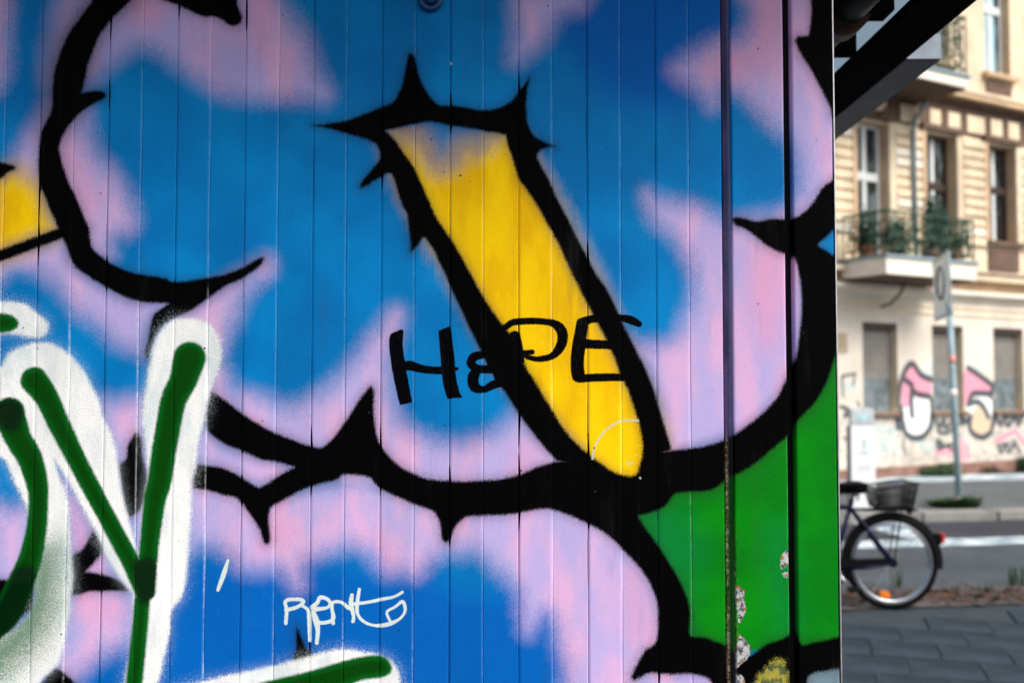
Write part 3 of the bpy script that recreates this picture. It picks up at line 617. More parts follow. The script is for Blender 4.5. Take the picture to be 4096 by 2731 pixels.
# paving slabs where they show, beyond the corner of the kiosk
sa = R_(-17); ex, ey = Vector((math.cos(sa), math.sin(sa), 0)), Vector((-math.sin(sa), math.cos(sa), 0))
slab_me = None
for i in range(-6, 14):
    for j in range(-3, 9):
        p = Vector((2.6, 5.6, 0)) + ex * (i * .40 + (j % 2) * .2) + ey * (j * .40)
        if not (1.0 < p.x < 6.6 and 4.0 < p.y < 7.15 + .17 * (p.x - 2.6)): continue
        if slab_me is None:
            so = MB().box(-.1975, .1975, -.1975, .1975, -.04, .0).build('paving_slab', M_SLAB, pave, bevel=.004); slab_me = so.data
        else: so = link('paving_slab', slab_me, None, pave)
        so.location = (p.x, p.y, .004 + rng.uniform(-.003, .004)); so.rotation_euler = (rng.uniform(-.008, .008), rng.uniform(-.008, .008), sa + rng.uniform(-.01, .01))
strip('dirt_verge', (2436, 2424), (2364, 2344), .009, M_DIRT)
strip('road', (2385, 2365), (2166, 2155), .0, M_ASPH)
strip('road_line', (2190, 2183), (2163, 2150), .006, M_LINE)
strip('inner_lane', (2176, 2166), (2070, 2060), .003, M_ASPHD)
isle, i0, i1 = strip('traffic_island', (2078, 2070), (1956, 1946), .10, M_ISLE)
# kerb stones of the island
X = -1.0; km = None
while X < 14:
    y = i0(X)
    if km is None:
        ko = MB().box(0, .97, -.30, .02, 0, .115).build('kerb_stone', M_KERB, isle, bevel=.012); km = ko.data
    else: ko = link('kerb_stone', km, None, isle)
    ko.location = (X, y - .02, rng.uniform(-.004, .004)); ko.rotation_euler = (0, 0, math.atan2(i0(X + 1) - y, 1)); X += .985
strip('far_road_line', (1956, 1947), (1926, 1920), .106, M_LINE)
strip('far_pavement', (1962, 1952), (1820, 1810), .05, M_ISLE)
# slanting line behind the wheel
pa, pb_ = on_ground(3470, 2092), on_ground(3705, 2152)
dv = (pb_ - pa).normalized() ; nv_ = Vector((-dv.y, dv.x, 0)) * .22
tag(MB().quad(pa - nv_ + Vector((0,0,.009)), pb_ - nv_ + Vector((0,0,.009)), pb_ + nv_ + Vector((0,0,.009)), pa + nv_ + Vector((0,0,.009))).build('slanted_road_line', M_LINE), kind='structure')
# fallen leaves on the verge
lv = MB()
for k in range(1500):
    x = rng.uniform(1.0, 6.5); y = 8.0 + rng.gauss(0, .16) + .01 * x; z = .008 + rng.random() * .03; s = rng.uniform(.012, .04); a = rng.random() * 6.28
    d1 = Vector((math.cos(a), math.sin(a), rng.uniform(-.5, .5))) * s; d2 = Vector((-math.sin(a), math.cos(a), rng.uniform(-.5, .5))) * s * .6; p = Vector((x, y, z))
    lv.quad(p - d1, p - d2, p + d1, p + d2)
tag(lv.build('fallen_leaves', plain('dry_leaf', (.085, .042, .026), .8, 0, .5, 20)), 'brown fallen leaves and litter along the verge by the bicycle', 'leaves', kind='stuff')

# ------------------------------------------------------------------ plants
M_LEAF = plain('leaf_green', (.035, .085, .025), .6, 0, .5, 25)
M_LEAFD = plain('leaf_dark_green', (.008, .05, .03), .6, 0, .45, 25)
M_STEM = plain('stem_brown', (.08, .06, .03), .8)
def tuft(name, p, h, spread_, n, label, group=None, mat=M_LEAF, wd=.014):
    o = empty(name, p); m = MB()
    for k in range(n):
        a = rng.random() * 6.28; r = rng.random() ** .6 * spread_; b0 = Vector((math.cos(a) * r * .5, math.sin(a) * r * .5, 0))
        hh = h * rng.uniform(.35, 1); tip = Vector((math.cos(a) * r, math.sin(a) * r, hh)); sd = Vector((-math.sin(a), math.cos(a), 0)) * wd * rng.uniform(.6, 1.4)
        md = b0.lerp(tip, .55) + Vector((0, 0, hh * .12))
        m.quad(b0 - sd, b0 + sd, md + sd, md - sd); m.quad(md - sd, md + sd, tip)
    tag(m.build('blades', mat, o), kind='stuff'); return tag(o, label, 'weeds', group)
def bush(name, p, rx, ry, rz_, n, label, cat='plant', mat=M_LEAFD, leaf=.05, group=None, pot=True, parent=None):
    o = empty(name, p); m = MB(); st = MB()
    cl = [(rng.uniform(-.6, .6) * rx, rng.uniform(-.6, .6) * ry, rng.uniform(.3, 1.5) * rz_) for _ in range(9)]
    for q in cl: st.tube([(0, 0, 0), (q[0] * .4, q[1] * .4, q[2] * .5), q], [.012, .009, .004], 5)
    for k in range(n):
        q = Vector(rng.choice(cl)); p2 = q + Vector((rng.gauss(0, rx * .22), rng.gauss(0, ry * .22), rng.gauss(0, rz_ * .25)))
        a = Vector((rng.gauss(0, 1), rng.gauss(0, 1), rng.gauss(0, 1))).normalized(); b2 = a.orthogonal().normalized() * leaf * rng.uniform(.4, 1); a = a * leaf * rng.uniform(.6, 1.2)
        if p2.z < .01: p2.z = .01
        m.quad(p2 - a, p2 - b2 * .6, p2 + a, p2 + b2 * .6)
    m.build('foliage', mat, o); st.build('stem', M_STEM, o)
    if pot:
        pr = MB(); pr.tube([(0,0,0),(0,0,.02),(0,0,.16),(0,0,.18)], [.09,.095,.125,.13], 12); pr.build('pot', plain('terracotta', (.35, .13, .07), .8), o)
    return tag(o, label, cat, group)

# ------------------------------------------------------------------ the tenement across the street
A_F = R_(60)                                   # the street front runs off to the right, 60 degrees from the view axis
BO = Vector((7.78, 18.2, 0)); BE = Vector((math.sin(A_F), math.cos(A_F), 0)); BN = Vector((math.cos(A_F), -math.sin(A_F), 0))
building = tag(empty('tenement_building', BO, math.atan2(BE.y, BE.x)), 'cream and brown stucco tenement with balconies across the street', 'building')
def fac(x, y, off=0.0):
    """where the sight line through a photo point meets the front (or a plane off metres before it): (along, height)"""
    d = ray(x, y); o = Vector((0, 0, CAM_H)); p0 = BO + BN * off
    t = (p0 - o).dot(BN) / d.dot(BN); p = o + d * t
    return (p - BO).dot(BE), p.z
def S(x, y=1300, off=0.0): return fac(x, y, off)[0]
def Hh(x, y, off=0.0): return fac(x, y, off)[1]
M_CREAM = plain('cream_stucco', (.77, .645, .47), .85, 0, .24, 1.3, .002)
M_PALE = plain('pale_stucco', (.82, .77, .67), .85, 0, .10, 1.1, .002)
M_TAN = plain('tan_stucco', (.62, .44, .28), .85, 0, .2, 2, .002)
M_BROWN = plain('brown_stucco', (.155, .10, .075), .85, 0, .3, 3, .002)
M_PLINTH = plain('red_brown_plinth', (.26, .15, .12), .9, 0, .3, 2.5, .003)
M_SOFF = plain('soffit_shadow_brown', (.10, .065, .045), .9)  # dark brown holds the shadow under the balconies
M_WFRAME = plain('white_window_frame', (.74, .78, .80), .5, 0, .08, 6)
M_DFRAME = plain('dark_brown_frame', (.045, .028, .022), .5, 0, .2, 6)
M_SHUT = plain('roller_shutter', (.30, .29, .27), .6, 0, .15, 3)
M_SHUTB = plain('shutter_blue_paint', (.17, .215, .24), .6, 0, .5, 5)
M_GRGREEN = plain('green_ironwork', (.02, .075, .045), .5, 0, .3, 8)
M_BCAP = plain('blue_grey_flashing', (.23, .33, .38), .5, 0, .15, 5)
M_WHITE = plain('white_fascia', (.84, .80, .70), .7, 0, .06, 3)
M_CURT = plain('pale_blue_curtain', (.42, .66, .76), .8, 0, .2, 8, stretch=(9, 1, .5))
def glass():
    n = N('window_glass'); k = n.noise(2.2, 3, .6, (2, 1, .6))
    col = n.mix(n.ramp(k, .42, .62), (.012, .015, .018, 1), (.16, .21, .22, 1)); return n.fin(col, .08, 0, .9)
M_GLASS = glass()
def bbox(name, s0, s1, o0, o1, h0, h1, mat, parent=building, bevel=0):    # o = metres before the front
    return MB().box(s0, s1, -o1, -o0, h0, h1).build(name, mat, parent, bevel=bevel)
SA, SB = -9.0, 15.0
# graffiti field in metres on the ground-floor wall
FF = {}
def fpoly(f, pts, K2=800 / 1568, ox=3296, oy=1300):
    FF.setdefault(f, []).append(('p', cr([fac(ox + p[0] * K2, oy + p[1] * K2) for p in pts], True, 3)))
def fstroke(f, pts, r, K2=800 / 1568, ox=3296, oy=1300):
    FF.setdefault(f, []).append(('s', cr([fac(ox + p[0] * K2, oy + p[1] * K2) + (r,) for p in pts], False, 3)))
fpoly('f_white', [(600,600),(640,560),(700,570),(780,570),(840,590),(850,700),(835,800),(780,870),(700,880),(640,850),(615,750)])
fpoly('f_pink', [(610,640),(610,500),(630,400),(660,330),(710,310),(760,380),(830,420),(845,500),(820,560),(740,570),(690,520),(680,620)])
fpoly('f_pink', [(1070,600),(1080,420),(1120,340),(1180,370),(1250,430),(1320,460),(1310,530),(1240,530),(1180,540),(1140,600)])
fpoly('f_white', [(1130,610),(1200,560),(1290,560),(1330,620),(1335,700),(1290,700),(1250,620),(1190,640),(1150,720)])
fpoly('f_tan', [(1150,720),(1190,650),(1250,640),(1300,720),(1310,830),(1250,880),(1180,850)])
for q in ([(580,620),(600,450),(650,330),(700,305),(760,390),(840,425)], [(690,500),(730,540),(830,560)], [(570,700),(580,800)], [(640,850),(700,885),(780,870),(835,800)], [(690,500),(684,600),(692,710)], [(600,640),(612,740),(640,850)], [(845,590),(850,700),(835,800)], [(640,430),(690,470)],
          [(1130,335),(1200,380),(1300,455),(1325,480),(1310,560)], [(1140,600),(1165,540),(1230,535),(1310,540)], [(1070,690),(1090,760),(1130,740)], [(1335,600),(1338,700),(1320,800)], [(1130,620),(1200,600),(1250,640),(1290,720)], [(1150,720),(1140,800),(1180,860),(1250,880),(1310,840)], [(1080,420),(1072,600)]):
    fstroke('f_black', q, .058)
for q in ([(140,400),(250,380)], [(140,410),(150,560)], [(240,400),(230,470)], [(160,690),(200,720)], [(150,880),(180,900)], [(260,600),(280,640)], [(880,930),(940,950),(990,960)], [(890,960),(1000,930)], [(870,760),(930,800),(990,780)], [(1350,720),(1420,780),(1490,740),(1560,760)], [(1380,760),(1450,720),(1568,720)], [(620,900),(640,1020)], [(1360,950),(1430,930),(1480,960)]):
    fstroke('f_black', q, .026)
for q in ([(880,740),(900,800),(940,740),(960,810),(1000,750)], [(890,830),(950,850),(1000,820)], [(880,900),(930,930),(900,970),(980,940),(1000,980)], [(1345,700),(1380,790),(1420,700),(1440,800),(1500,720),(1520,790),(1560,700)], [(1360,940),(1390,1000),(1420,930),(1450,1000),(1490,930)], [(330,520),(380,480),(430,540),(480,490)], [(130,640),(190,660),(160,720)], [(1480,900),(1540,1000)], [(1060,640),(1080,720),(1060,780)], [(560,680),(575,760),(600,820)]):
    fstroke('f_black', q, .036)
for q in ([(1350,910),(1440,860),(1500,830)], [(1500,830),(1600,960)], [(1080,900),(1090,1050)], [(880,1000),(1000,990)], [(1120,940),(1130,1040)]): fstroke('f_pink', q, .05)
for q in ([(420,800),(560,850)], [(430,900),(570,960)], [(420,1000),(560,930)], [(160,480),(240,490)], [(780,360),(860,350)], [(1200,330),(1290,310)], [(740,930),(840,960)]): fstroke('f_teal', q, .09)
def facade_material():
    n = N('ground_floor_stucco'); k = n.noise(1.1, 4, .6)
    col = n.mix(n.ramp(k, .3, .7), (.62, .57, .49, 1), (.76, .72, .64, 1))
    dz = n.new('ShaderNodeSeparateXYZ'); n.t.links.new(n.co(), dz.inputs[0])
    col = n.mix(n.math('MULTIPLY', n.ramp(n.noise(2.4, 4, .6), .42, .66), n.ramp(dz.outputs[2], 1.5, .7, 0, .55)), col, (.30, .28, .27, 1))
    # old tags that nobody can read any more
    tg = n.noise(3.2, 2, .5, (1.2, 1, 1.6)); band = n.math('MULTIPLY', n.ramp(tg, .49, .505), n.ramp(tg, .53, .515))
    low = n.new('ShaderNodeSeparateXYZ'); n.t.links.new(n.co(), low.inputs[0])
    band = n.math('MULTIPLY', band, n.ramp(low.outputs[2], 1.35, 1.0))
    col = n.mix(n.math('MULTIPLY', band, .75), col, (.10, .11, .11, 1))
    for f, cc in (('f_teal', (.45, .62, .65, 1)), ('f_white', (.82, .86, .86, 1)), ('f_tan', (.66, .52, .36, 1)), ('f_pink', (.75, .30, .42, 1)), ('f_black', (.03, .05, .07, 1))):
        col = n.mix(n.math('MULTIPLY', n.ramp(n.attr(f), -.02, .02), .5 if f == 'f_teal' else .92), col, cc)
    return n.fin(col, .85, 0, .3)
M_GF = facade_material()
def wall_with_openings(name, h0, h1, opens, mat, depth=.26, fine=None, reveal_mat=None):
    xs = {SA, SB}; zs = {h0, h1}
    for a, b_, c_, d_ in opens: xs |= {a, b_}; zs |= {c_, d_}
    if fine:
        xs |= set(np.arange(fine[0], fine[1], .035)); zs |= set(np.arange(h0, h1, .035))
    xs = sorted(x for x in xs if SA <= x <= SB); zs = sorted(z for z in zs if h0 <= z <= h1)
    vid = {}; vs = []; fs = []
    def vv(i, j):
        if (i, j) not in vid: vid[(i, j)] = len(vs); vs.append((xs[i], 0.0, zs[j]))
        return vid[(i, j)]
    for i in range(len(xs) - 1):
        for j in range(len(zs) - 1):
            cx, cz = (xs[i] + xs[i + 1]) / 2, (zs[j] + zs[j + 1]) / 2
            if any(a < cx < b_ and c_ < cz < d_ for a, b_, c_, d_ in opens): continue
            fs.append((vv(i, j), vv(i + 1, j), vv(i + 1, j + 1), vv(i, j + 1)))
    me = bpy.data.meshes.new(name); me.from_pydata(vs, [], fs); me.update()
    if fine:
        q = np.array(vs, np.float32); Uu, Vv = q[:, 0].copy(), q[:, 2].copy()
        for f, sh in FF.items():
            d = np.full(Uu.shape, -1., np.float32)
            for k_, p in sh: d = np.maximum(d, poly_sdf(p, Uu, Vv, .5) if k_ == 'p' else stroke_sdf(p, Uu, Vv, .5))
            me.attributes.new(f, 'FLOAT', 'POINT').data.foreach_set('value', d)
    o = link(name, me, mat, building)
    rv = MB()
    for a, b_, c_, d_ in opens:
        for p in (((a,0,c_),(a,depth,c_),(a,depth,d_),(a,0,d_)), ((b_,0,c_),(b_,depth,c_),(b_,depth,d_),(b_,0,d_)), ((a,0,c_),(b_,0,c_),(b_,depth,c_),(a,depth,c_)), ((a,0,d_),(b_,0,d_),(b_,depth,d_),(a,depth,d_))): rv.quad(*p)
    rv.build('reveal', reveal_mat or mat, o)
    return o
h_pl = Hh(3800, 1853); h_sill = Hh(3790, 1646); h_wt = Hh(3740, 1300)
h_band = Hh(3800, 1196); h_b1 = Hh(3900, 1085)
gw = [(S(3449), S(3588)), (S(3727), S(3850)), (S(3972), S(4090))]
step = (gw[2][0] - gw[0][0]) / 2; wid = gw[1][1] - gw[1][0]
allg = [(gw[0][0] + step * k, gw[0][0] + step * k + wid) for k in range(-3, 0)] + gw + [(gw[2][0] + step * k, gw[2][0] + step * k + wid) for k in range(1, 9)]
allg = [g for g in allg if g[0] > SA + .2 and g[1] < SB - .2]
wall_with_openings('ground_floor_wall', h_pl, h_band, [(a, b_, h_sill, h_wt) for a, b_ in allg], M_GF, .20, (-3.6, 3.2), M_CREAM)
bbox('plinth', SA, SB, -.2, .06, 0, h_pl, M_PLINTH)
bbox('rear_core', SA, SB, -.5, -.262, h_pl, 12.6, M_DFRAME)
bbox('string_course', SA, SB, -.02, .05, h_sill - .12, h_sill - .04, M_TAN) if False else None
for a, b_ in allg:
    hm = h_sill + (h_wt - h_sill) * .38
    sh = bbox('roller_shutter', a, b_, -.185, -.165, h_sill, h_wt, M_SHUT)
    sl = MB(); z = hm
    while z < h_wt - .03: sl.box(a + .01, b_ - .01, .135, .164, z, z + .036); z += .06
    sl.build('slats', M_SHUT, sh)
    MB().box(a + .04, b_ - .06, .150, .1645, h_sill + .02, hm + .10).build('painted_patch', M_SHUTB, sh)
    bbox('shutter_box', a, b_, -.13, -.02, h_wt - .10, h_wt - .002, M_DFRAME)
    bbox('sill', a - .06, b_ + .06, -.25, .07, h_sill - .07, h_sill - .003, M_BROWN)
# band between the storeys
h_1 = Hh(3800, 1120)
bbox('belt_cornice', SA, SB, -.2, .05, h_band, h_band + .07, M_PALE); bbox('belt_cornice', SA, SB, -.2, .16, h_band + .072, h_band + .15, M_PALE)
bbox('belt_band', SA, SB, -.2, .03, h_band + .152, h_1, M_TAN)
bbox('belt_cornice', SA, SB, -.2, .22, h_1 + .001, h_1 + .09, M_CREAM); bbox('belt_cornice', SA, SB, -.2, .13, h_1 + .092, h_1 + .16, M_BROWN)
for z in (1235, 1262): 
    zz = Hh(3800, z); bbox('moulding', SA, SB, .0005, .02, zz, zz + .035, M_CREAM)
# first floor
h_f1 = h_1 + .162; h_t1 = Hh(3760, 540); h_fr0 = Hh(3750, 520); h_fr1 = Hh(3780, 412); h_f2 = Hh(3980, 435)
w1 = [(S(3430), S(3560)), (S(3709), S(3832)), (S(3959), S(4070))]
h_w1b = Hh(4000, 968)
alo = []
for k, (a, b_) in enumerate(w1): alo.append((a, b_, h_f1 + .05 if k == 0 else h_f1 + .05 if k == 1 else h_w1b, h_t1))
st1 = (w1[2][0] - w1[0][0]) / 2; wd1 = w1[1][1] - w1[1][0]
for k in range(1, 9):
    for a in (w1[0][0] - st1 * k, w1[2][0] + st1 * k):
        if a > SA + .2 and a + wd1 < SB - .2: alo.append((a, a + wd1, h_w1b, h_t1))
wall_with_openings('first_floor_wall', h_f1, h_fr0, alo, M_CREAM, .26, None, M_TAN)
def window(a, b_, c_, d_, white, transom):
    fm = M_WFRAME if white else M_DFRAME
    f = MB(); y0, y1 = .17, .22; t = .06
    f.box(a, a + t, y0, y1, c_, d_); f.box(b_ - t, b_, y0, y1, c_, d_); f.box(a + t, b_ - t, y0, y1, c_, c_ + t); f.box(a + t, b_ - t, y0, y1, d_ - t, d_)
    m = (a + b_) / 2
    fo = f.build('window', fm, building)
    MB().box(m - .04, m + .04, y0 - .012, y1 + .002, c_ + t, d_ - t).build('mullion', M_WFRAME, fo)
    MB().box(a + t, b_ - t, y0 - .02, y1 + .004, transom - .07, transom + .07).build('transom', fm, fo)
    for q0, q1 in ((a + t, m - .04), (m + .04, b_ - t)):
        for z0, z1 in ((c_ + t, transom - .07), (transom + .07, d_ - t)):
            MB().box(q0, q1, .20, .206, z0, z1).build('pane', M_GLASS, fo)
    if a < 1e9: MB().box(a + t, a + t + (b_ - a) * .24, .192, .198, c_ + t, d_ - t).build('curtain', M_CURT, fo)
for k, (a, b_, c_, d_) in enumerate(alo):
    window(a, b_, c_, d_, k == 0, c_ + (d_ - c_) * (.62 if c_ < h_w1b - .1 else .55))
    bbox('window_surround', b_ + .002, b_ + .16, .002, .05, c_, d_ + .05, M_CREAM); bbox('window_surround', a - .10, a - .002, .002, .05, c_, d_ + .05, M_TAN)
    bbox('lintel', a - .12, b_ + .16, .002, .10, d_ + .052, d_ + .14, M_BROWN)
    if c_ > h_f1 + .2:
        bbox('sill', a - .12, b_ + .16, -.1, .10, c_ - .08, c_ - .002, M_BROWN)
        bbox('apron_panel', a - .02, b_ + .05, .002, .03, h_f1 + .08, c_ - .14, M_BROWN)
# rusticated courses between the windows
edges = sorted((a - .11, b_ + .17) for a, b_, _, _ in alo); piers = []; cur = SA
for a, b_ in edges: piers.append((cur, a)); cur = b_
piers.append((cur, SB)); z = h_f1 + .50
while z < h_t1 - .05:
    for a, b_ in piers:
        if b_ - a > .1: bbox('stone_course', a + .003, b_ - .003, .001, .035 + rng.uniform(.01, .03), z, z + .135, M_CREAM if rng.random() < .75 else M_PALE, bevel=.012)
    z += .178
bbox('pedestal_band', SA, SB, .0015, .018, h_f1 + .01, h_f1 + .42, M_BROWN) if False else None
# frieze with panels and main cornice
bbox('frieze', SA, SB, -.2, .03, h_fr0 + .001, h_fr1, M_BROWN)
for a, b_ in ((3592,3664),(3708,3752),(3782,3830),(3858,3928),(3952,3998),(4022,4066)):
    yy = 445 + (a - 3600) * .17; s0_, t_ = fac(a, yy - 28), fac(a, yy + 42); q = S(b_, yy)
    bbox('frieze_panel', s0_[0], q, .0305, .06, t_[1], s0_[1], M_CREAM, bevel=.01)
for k in range(1, 14):
    for sg in (-1, 1):
        a = (S(3592, 450) if sg < 0 else S(4022, 500)) + sg * k * .75
        if not SA < a < SB - .5: continue
        bbox('frieze_panel', a, a + .4, .0305, .06, h_fr0 + .12, h_fr0 + .42, M_CREAM, bevel=.01)
bbox('main_cornice', SA, SB, -.2, .12, h_fr1 + .001, h_fr1 + .07, M_BROWN); bbox('main_cornice', SA, SB, -.2, .26, h_fr1 + .072, h_fr1 + .14, M_TAN)
bbox('main_cornice', SA, SB, -.2, .20, h_fr1 + .142, h_fr1 + .20, M_BROWN); bbox('main_cornice', SA, SB, -.2, .14, h_fr1 + .202, h_fr1 + .30, M_CREAM)
# second floor
h_s2 = h_fr1 + .302; h_w2b = Hh(3980, 300); a2, b2 = S(3939, 200), S(4040, 200); st2 = st1
al2 = [(a2 + st2 * k, b2 + st2 * k, h_w2b, h_w2b + 2.15) for k in range(-4, 10) if a2 + st2 * k > SA + .3 and b2 + st2 * k < SB - .3]
wall_with_openings('second_floor_wall', h_s2, 11.6, al2, M_CREAM, .24, None, M_TAN)
for a, b_, c_, d_ in al2:
    window(a, b_, c_, d_, True, c_ + 1.3); MB().box(a + .06, b_ - .2, .186, .191, c_ + .06, d_ - .06).build('curtain', M_CURT, building)
    bbox('sill', a - .1, b_ + .1, -.1, .12, c_ - .09, c_ - .002, M_TAN); bbox('apron_panel', a, b_ - .02, .002, .03, c_ - .5, c_ - .16, M_BROWN)
bbox('eaves_cornice', SA, SB, -.3, .35, 11.601, 11.85, M_TAN)
MB().prism([(SA, -.5, 11.851), (SA, 6, 11.851), (SA, 3, 14)], (SB - SA, 0, 0)).build('roof', plain('roof_tile', (.22, .07, .05), .8), building)
bbox('side_return', SA - .02, SA - .001, -6, .0, 0, 11.6, M_PALE); bbox('side_return', SB + .001, SB + .02, -6, .0, 0, 11.6, M_PALE); bbox('rear_wall', SA, SB, -6.1, -6, 0, 11.6, M_PALE)
# downpipe
dp = S(3640, 800)
MB().tube([(dp, -.10, h_f1 + .2), (dp, -.10, h_fr0 - .1), (dp + .05, -.12, h_fr0 + .1), (dp + .25, -.35, h_fr1 + .1)], .035, 10).build('downpipe', M_BCAP, building, True)
pl_ = fac(3372, 1370); bbox('wall_plaque', pl_[0] - .12, pl_[0] + .08, .002, .02, pl_[1] - .16, pl_[1] + .16, plain('faded_plaque', (.42, .34, .24), .8))
# balconies
def balcony(sL, sR, out, h0, hcap, rail_h):
    bal = bbox('balcony', sL, sR, .10, out, h0, hcap - .05, M_WHITE, bevel=.008)
    MB().box(sL - .03, sR + .03, -out - .03, -.10, hcap - .049, hcap).build('flashing', M_BCAP, bal)
    MB().box(sL + .06, sR - .06, -out + .06, -.10, h0 - .03, h0 - .001).build('shadow_soffit', M_SOFF, bal)  # dark sheet painted as the shadow on the balcony's underside
    q = sL + (sR - sL) * .45
    MB().tube([(q, -.05, h0 - .42), (q, -.25, h0 - .38), (q, -.45, h0 - .22), (q, -.55, h0 - .03)], .022, 8).build('bracket', M_DFRAME, bal)
    r = MB(); zt = hcap + rail_h
    path = [(sL + .03, -.12), (sL + .03, -out + .03), (sR - .03, -out + .03), (sR - .03, -.12)]
    for z, rr in ((zt, .022), (hcap + .10, .014), (zt - .16, .012)): r.tube([(x, y, z) for x, y in path], rr, 6)
    r.build('handrail', M_GRGREEN, bal)
    for (x0, y0), (x1, y1) in zip(path[:-1], path[1:]):
        L = math.hypot(x1 - x0, y1 - y0); k = max(2, int(L / .42))
        for i in range(k + 1):
            x, y = x0 + (x1 - x0) * i / k, y0 + (y1 - y0) * i / k
            MB().tube([(x, y, hcap), (x, y, zt)], .014, 6).build('railing_post', M_GRGREEN, bal)
            if i < k:
                xm, ym = x + (x1 - x0) / k / 2, y + (y1 - y0) / k / 2; sc_ = MB(); ax = 'y' if abs(x1 - x0) > abs(y1 - y0) else 'x'
                sc_.ring((xm, ym, hcap + .10 + (rail_h - .26) * .70), .11, .016, ax, 18, 5); sc_.ring((xm, ym, hcap + .10 + (rail_h - .26) * .27), .13, .016, ax, 18, 5)
                sc_.ring((xm, ym, hcap + .10 + (rail_h - .26) * .70), .05, .010, ax, 12, 5); sc_.ring((xm, ym, zt - .08), .05, .010, ax, 12, 5)
                for f_ in (.25, .5, .75): sc_.tube([(x + (x1 - x0) / k * f_, y + (y1 - y0) / k * f_, hcap + .1), (x + (x1 - x0) / k * f_, y + (y1 - y0) / k * f_, zt)], .007, 5)
                sc_.build('scroll_panel', M_GRGREEN, bal)
    return bal
OUT = 1.0
bL, bR = S(3546, 1060, OUT), S(3906, 1060, OUT)
hc, hb = Hh(3546, 1014, OUT), Hh(3546, 1094, OUT)
balcony(bL, bR, OUT, hb, hc, Hh(3700, 845, OUT) - Hh(3700, 1015, OUT))
uR = S(3876, 300, OUT); uL = uR - (bR - bL)
uc, ub = Hh(3876, 303, OUT), Hh(3876, 355, OUT)
balcony(uL, uR, OUT, ub, uc, .98)
def to_world(s, out, h): return BO + BE * s + BN * out + Vector((0, 0, h))
bush('balcony_shrub', to_world(S(3775, 900, OUT), OUT - .22, hc), .30, .2, .55, 900, 'tall dark green bush on the lower balcony behind the street sign')
bush('balcony_shrub', to_world(S(3630, 930, OUT), OUT - .22, hc), .26, .2, .32, 600, 'low round bush in the middle of the lower balcony')
bush('balcony_shrub', to_world(S(3462, 930, .5), .55, hc), .2, .2, .4, 500, 'dark leafy plant beside the white balcony door')
bush('balcony_vine', to_world(S(3845, 1000, OUT), OUT - .15, hc), .22, .12, .22, 400, 'small trailing plant at the right end of the lower balcony railing', mat=M_LEAF)
bush('wall_weeds', to_world(S(3700, 1900), .30, .05), .42, .2, .16, 700, 'dark green weeds at the foot of the tenement left of the sign pole', 'weeds', M_LEAF, .04, pot=False)
bush('wall_weeds', to_world(S(4075, 1860), .25, .05), .25, .2, .20, 400, 'clump of weeds at the foot of the tenement by the right picture edge', 'weeds', M_LEAF, .04, pot=False)
bush('wall_weeds', to_world(S(3920, 1870), .25, .05), .25, .12, .08, 250, 'thin brownish weeds at the foot of the tenement right of the sign pole', 'weeds', plain('dry_weed', (.10, .07, .04), .8), .04, pot=False)

# ------------------------------------------------------------------ street sign
M_GALV = plain('galvanised_pole', (.30, .42, .46), .6, 0, .2, 6)
base = on_ground(3838, 2024, .10)
sign = tag(empty('street_sign', base), 'leaning grey pole with a rectangular white road sign seen edge-on', 'road sign')
def rel(p): return tuple(Vector(p) - base)
top = at_depth(3786, 1010, 14.15)
pole = MB().tube([(0, 0, 0), rel(top)], .042, 14).build('pole', M_GALV, sign, True)
tv = Vector(rel(top))
for f_, m_, ln in ((.575, plain('pink_sticker', (.75, .36, .34), .6), .035), (.44, plain('pale_sticker', (.8, .76, .74), .6), .03)):
    MB().tube([tv * (f_ - ln), tv * f_], .0435, 14).build('sticker', m_, pole, True)
MB().tube([(0, 0, 0), tv * .03], .07, 14).build('collar', plain('pale_concrete', (.5, .46, .44), .8), sign, True)
cs = [at_depth(3752, 1287, 14.32), at_depth(3823, 1256, 13.85), at_depth(3805, 998, 13.85), at_depth(3745, 1047, 14.32)]
cs = [Vector(rel(p)) for p in cs]
pn = (cs[1] - cs[0]).cross(cs[3] - cs[0]).normalized()
if pn.y > 0: pn = -pn
def inset(f_): m = sum(cs, Vector()) / 4; return [m + (p - m) * f_ for p in cs]
plate = MB().prism([p + pn * .035 for p in cs], pn * .02).build('sign_plate', plain('grey_sign_rim', (.36, .48, .50), .4), sign)
MB().prism([p + pn * .0555 for p in inset(.90)], pn * .003).build('sign_face', plain('white_sign_face', (.84, .90, .90), .35, 0, .06, 5), plate)
m0 = sum(cs, Vector()) / 4 + pn * .060; eu, ev = (cs[1] - cs[0]) / 2, (cs[3] - cs[0]) / 2; ov = MB(); pts = []
for k in range(24):
    a = 2 * math.pi * k / 24; pts.append(m0 + ev * .12 + eu * .42 * math.cos(a) + ev * .52 * math.sin(a))
ov.tube(pts, .022, 6, True); ov.build('sign_symbol', plain('dark_symbol', (.07, .11, .12), .5), plate)
for z in (.25, -.25): MB().tube([m0 - pn * .06 + ev * z - eu * .3, m0 - pn * .06 + ev * z + eu * .3], .02, 6).build('clamp', M_GALV, plate)
tuft('weed_tuft', on_ground(3800, 2030, .10) + Vector((0, .1, 0)), .12, .34, 240, 'left half of the weed clump growing at the sign pole')
tuft('weed_tuft', on_ground(3880, 2032, .10) + Vector((0, .1, 0)), .16, .26, 200, 'taller right half of the weed clump growing at the sign pole')

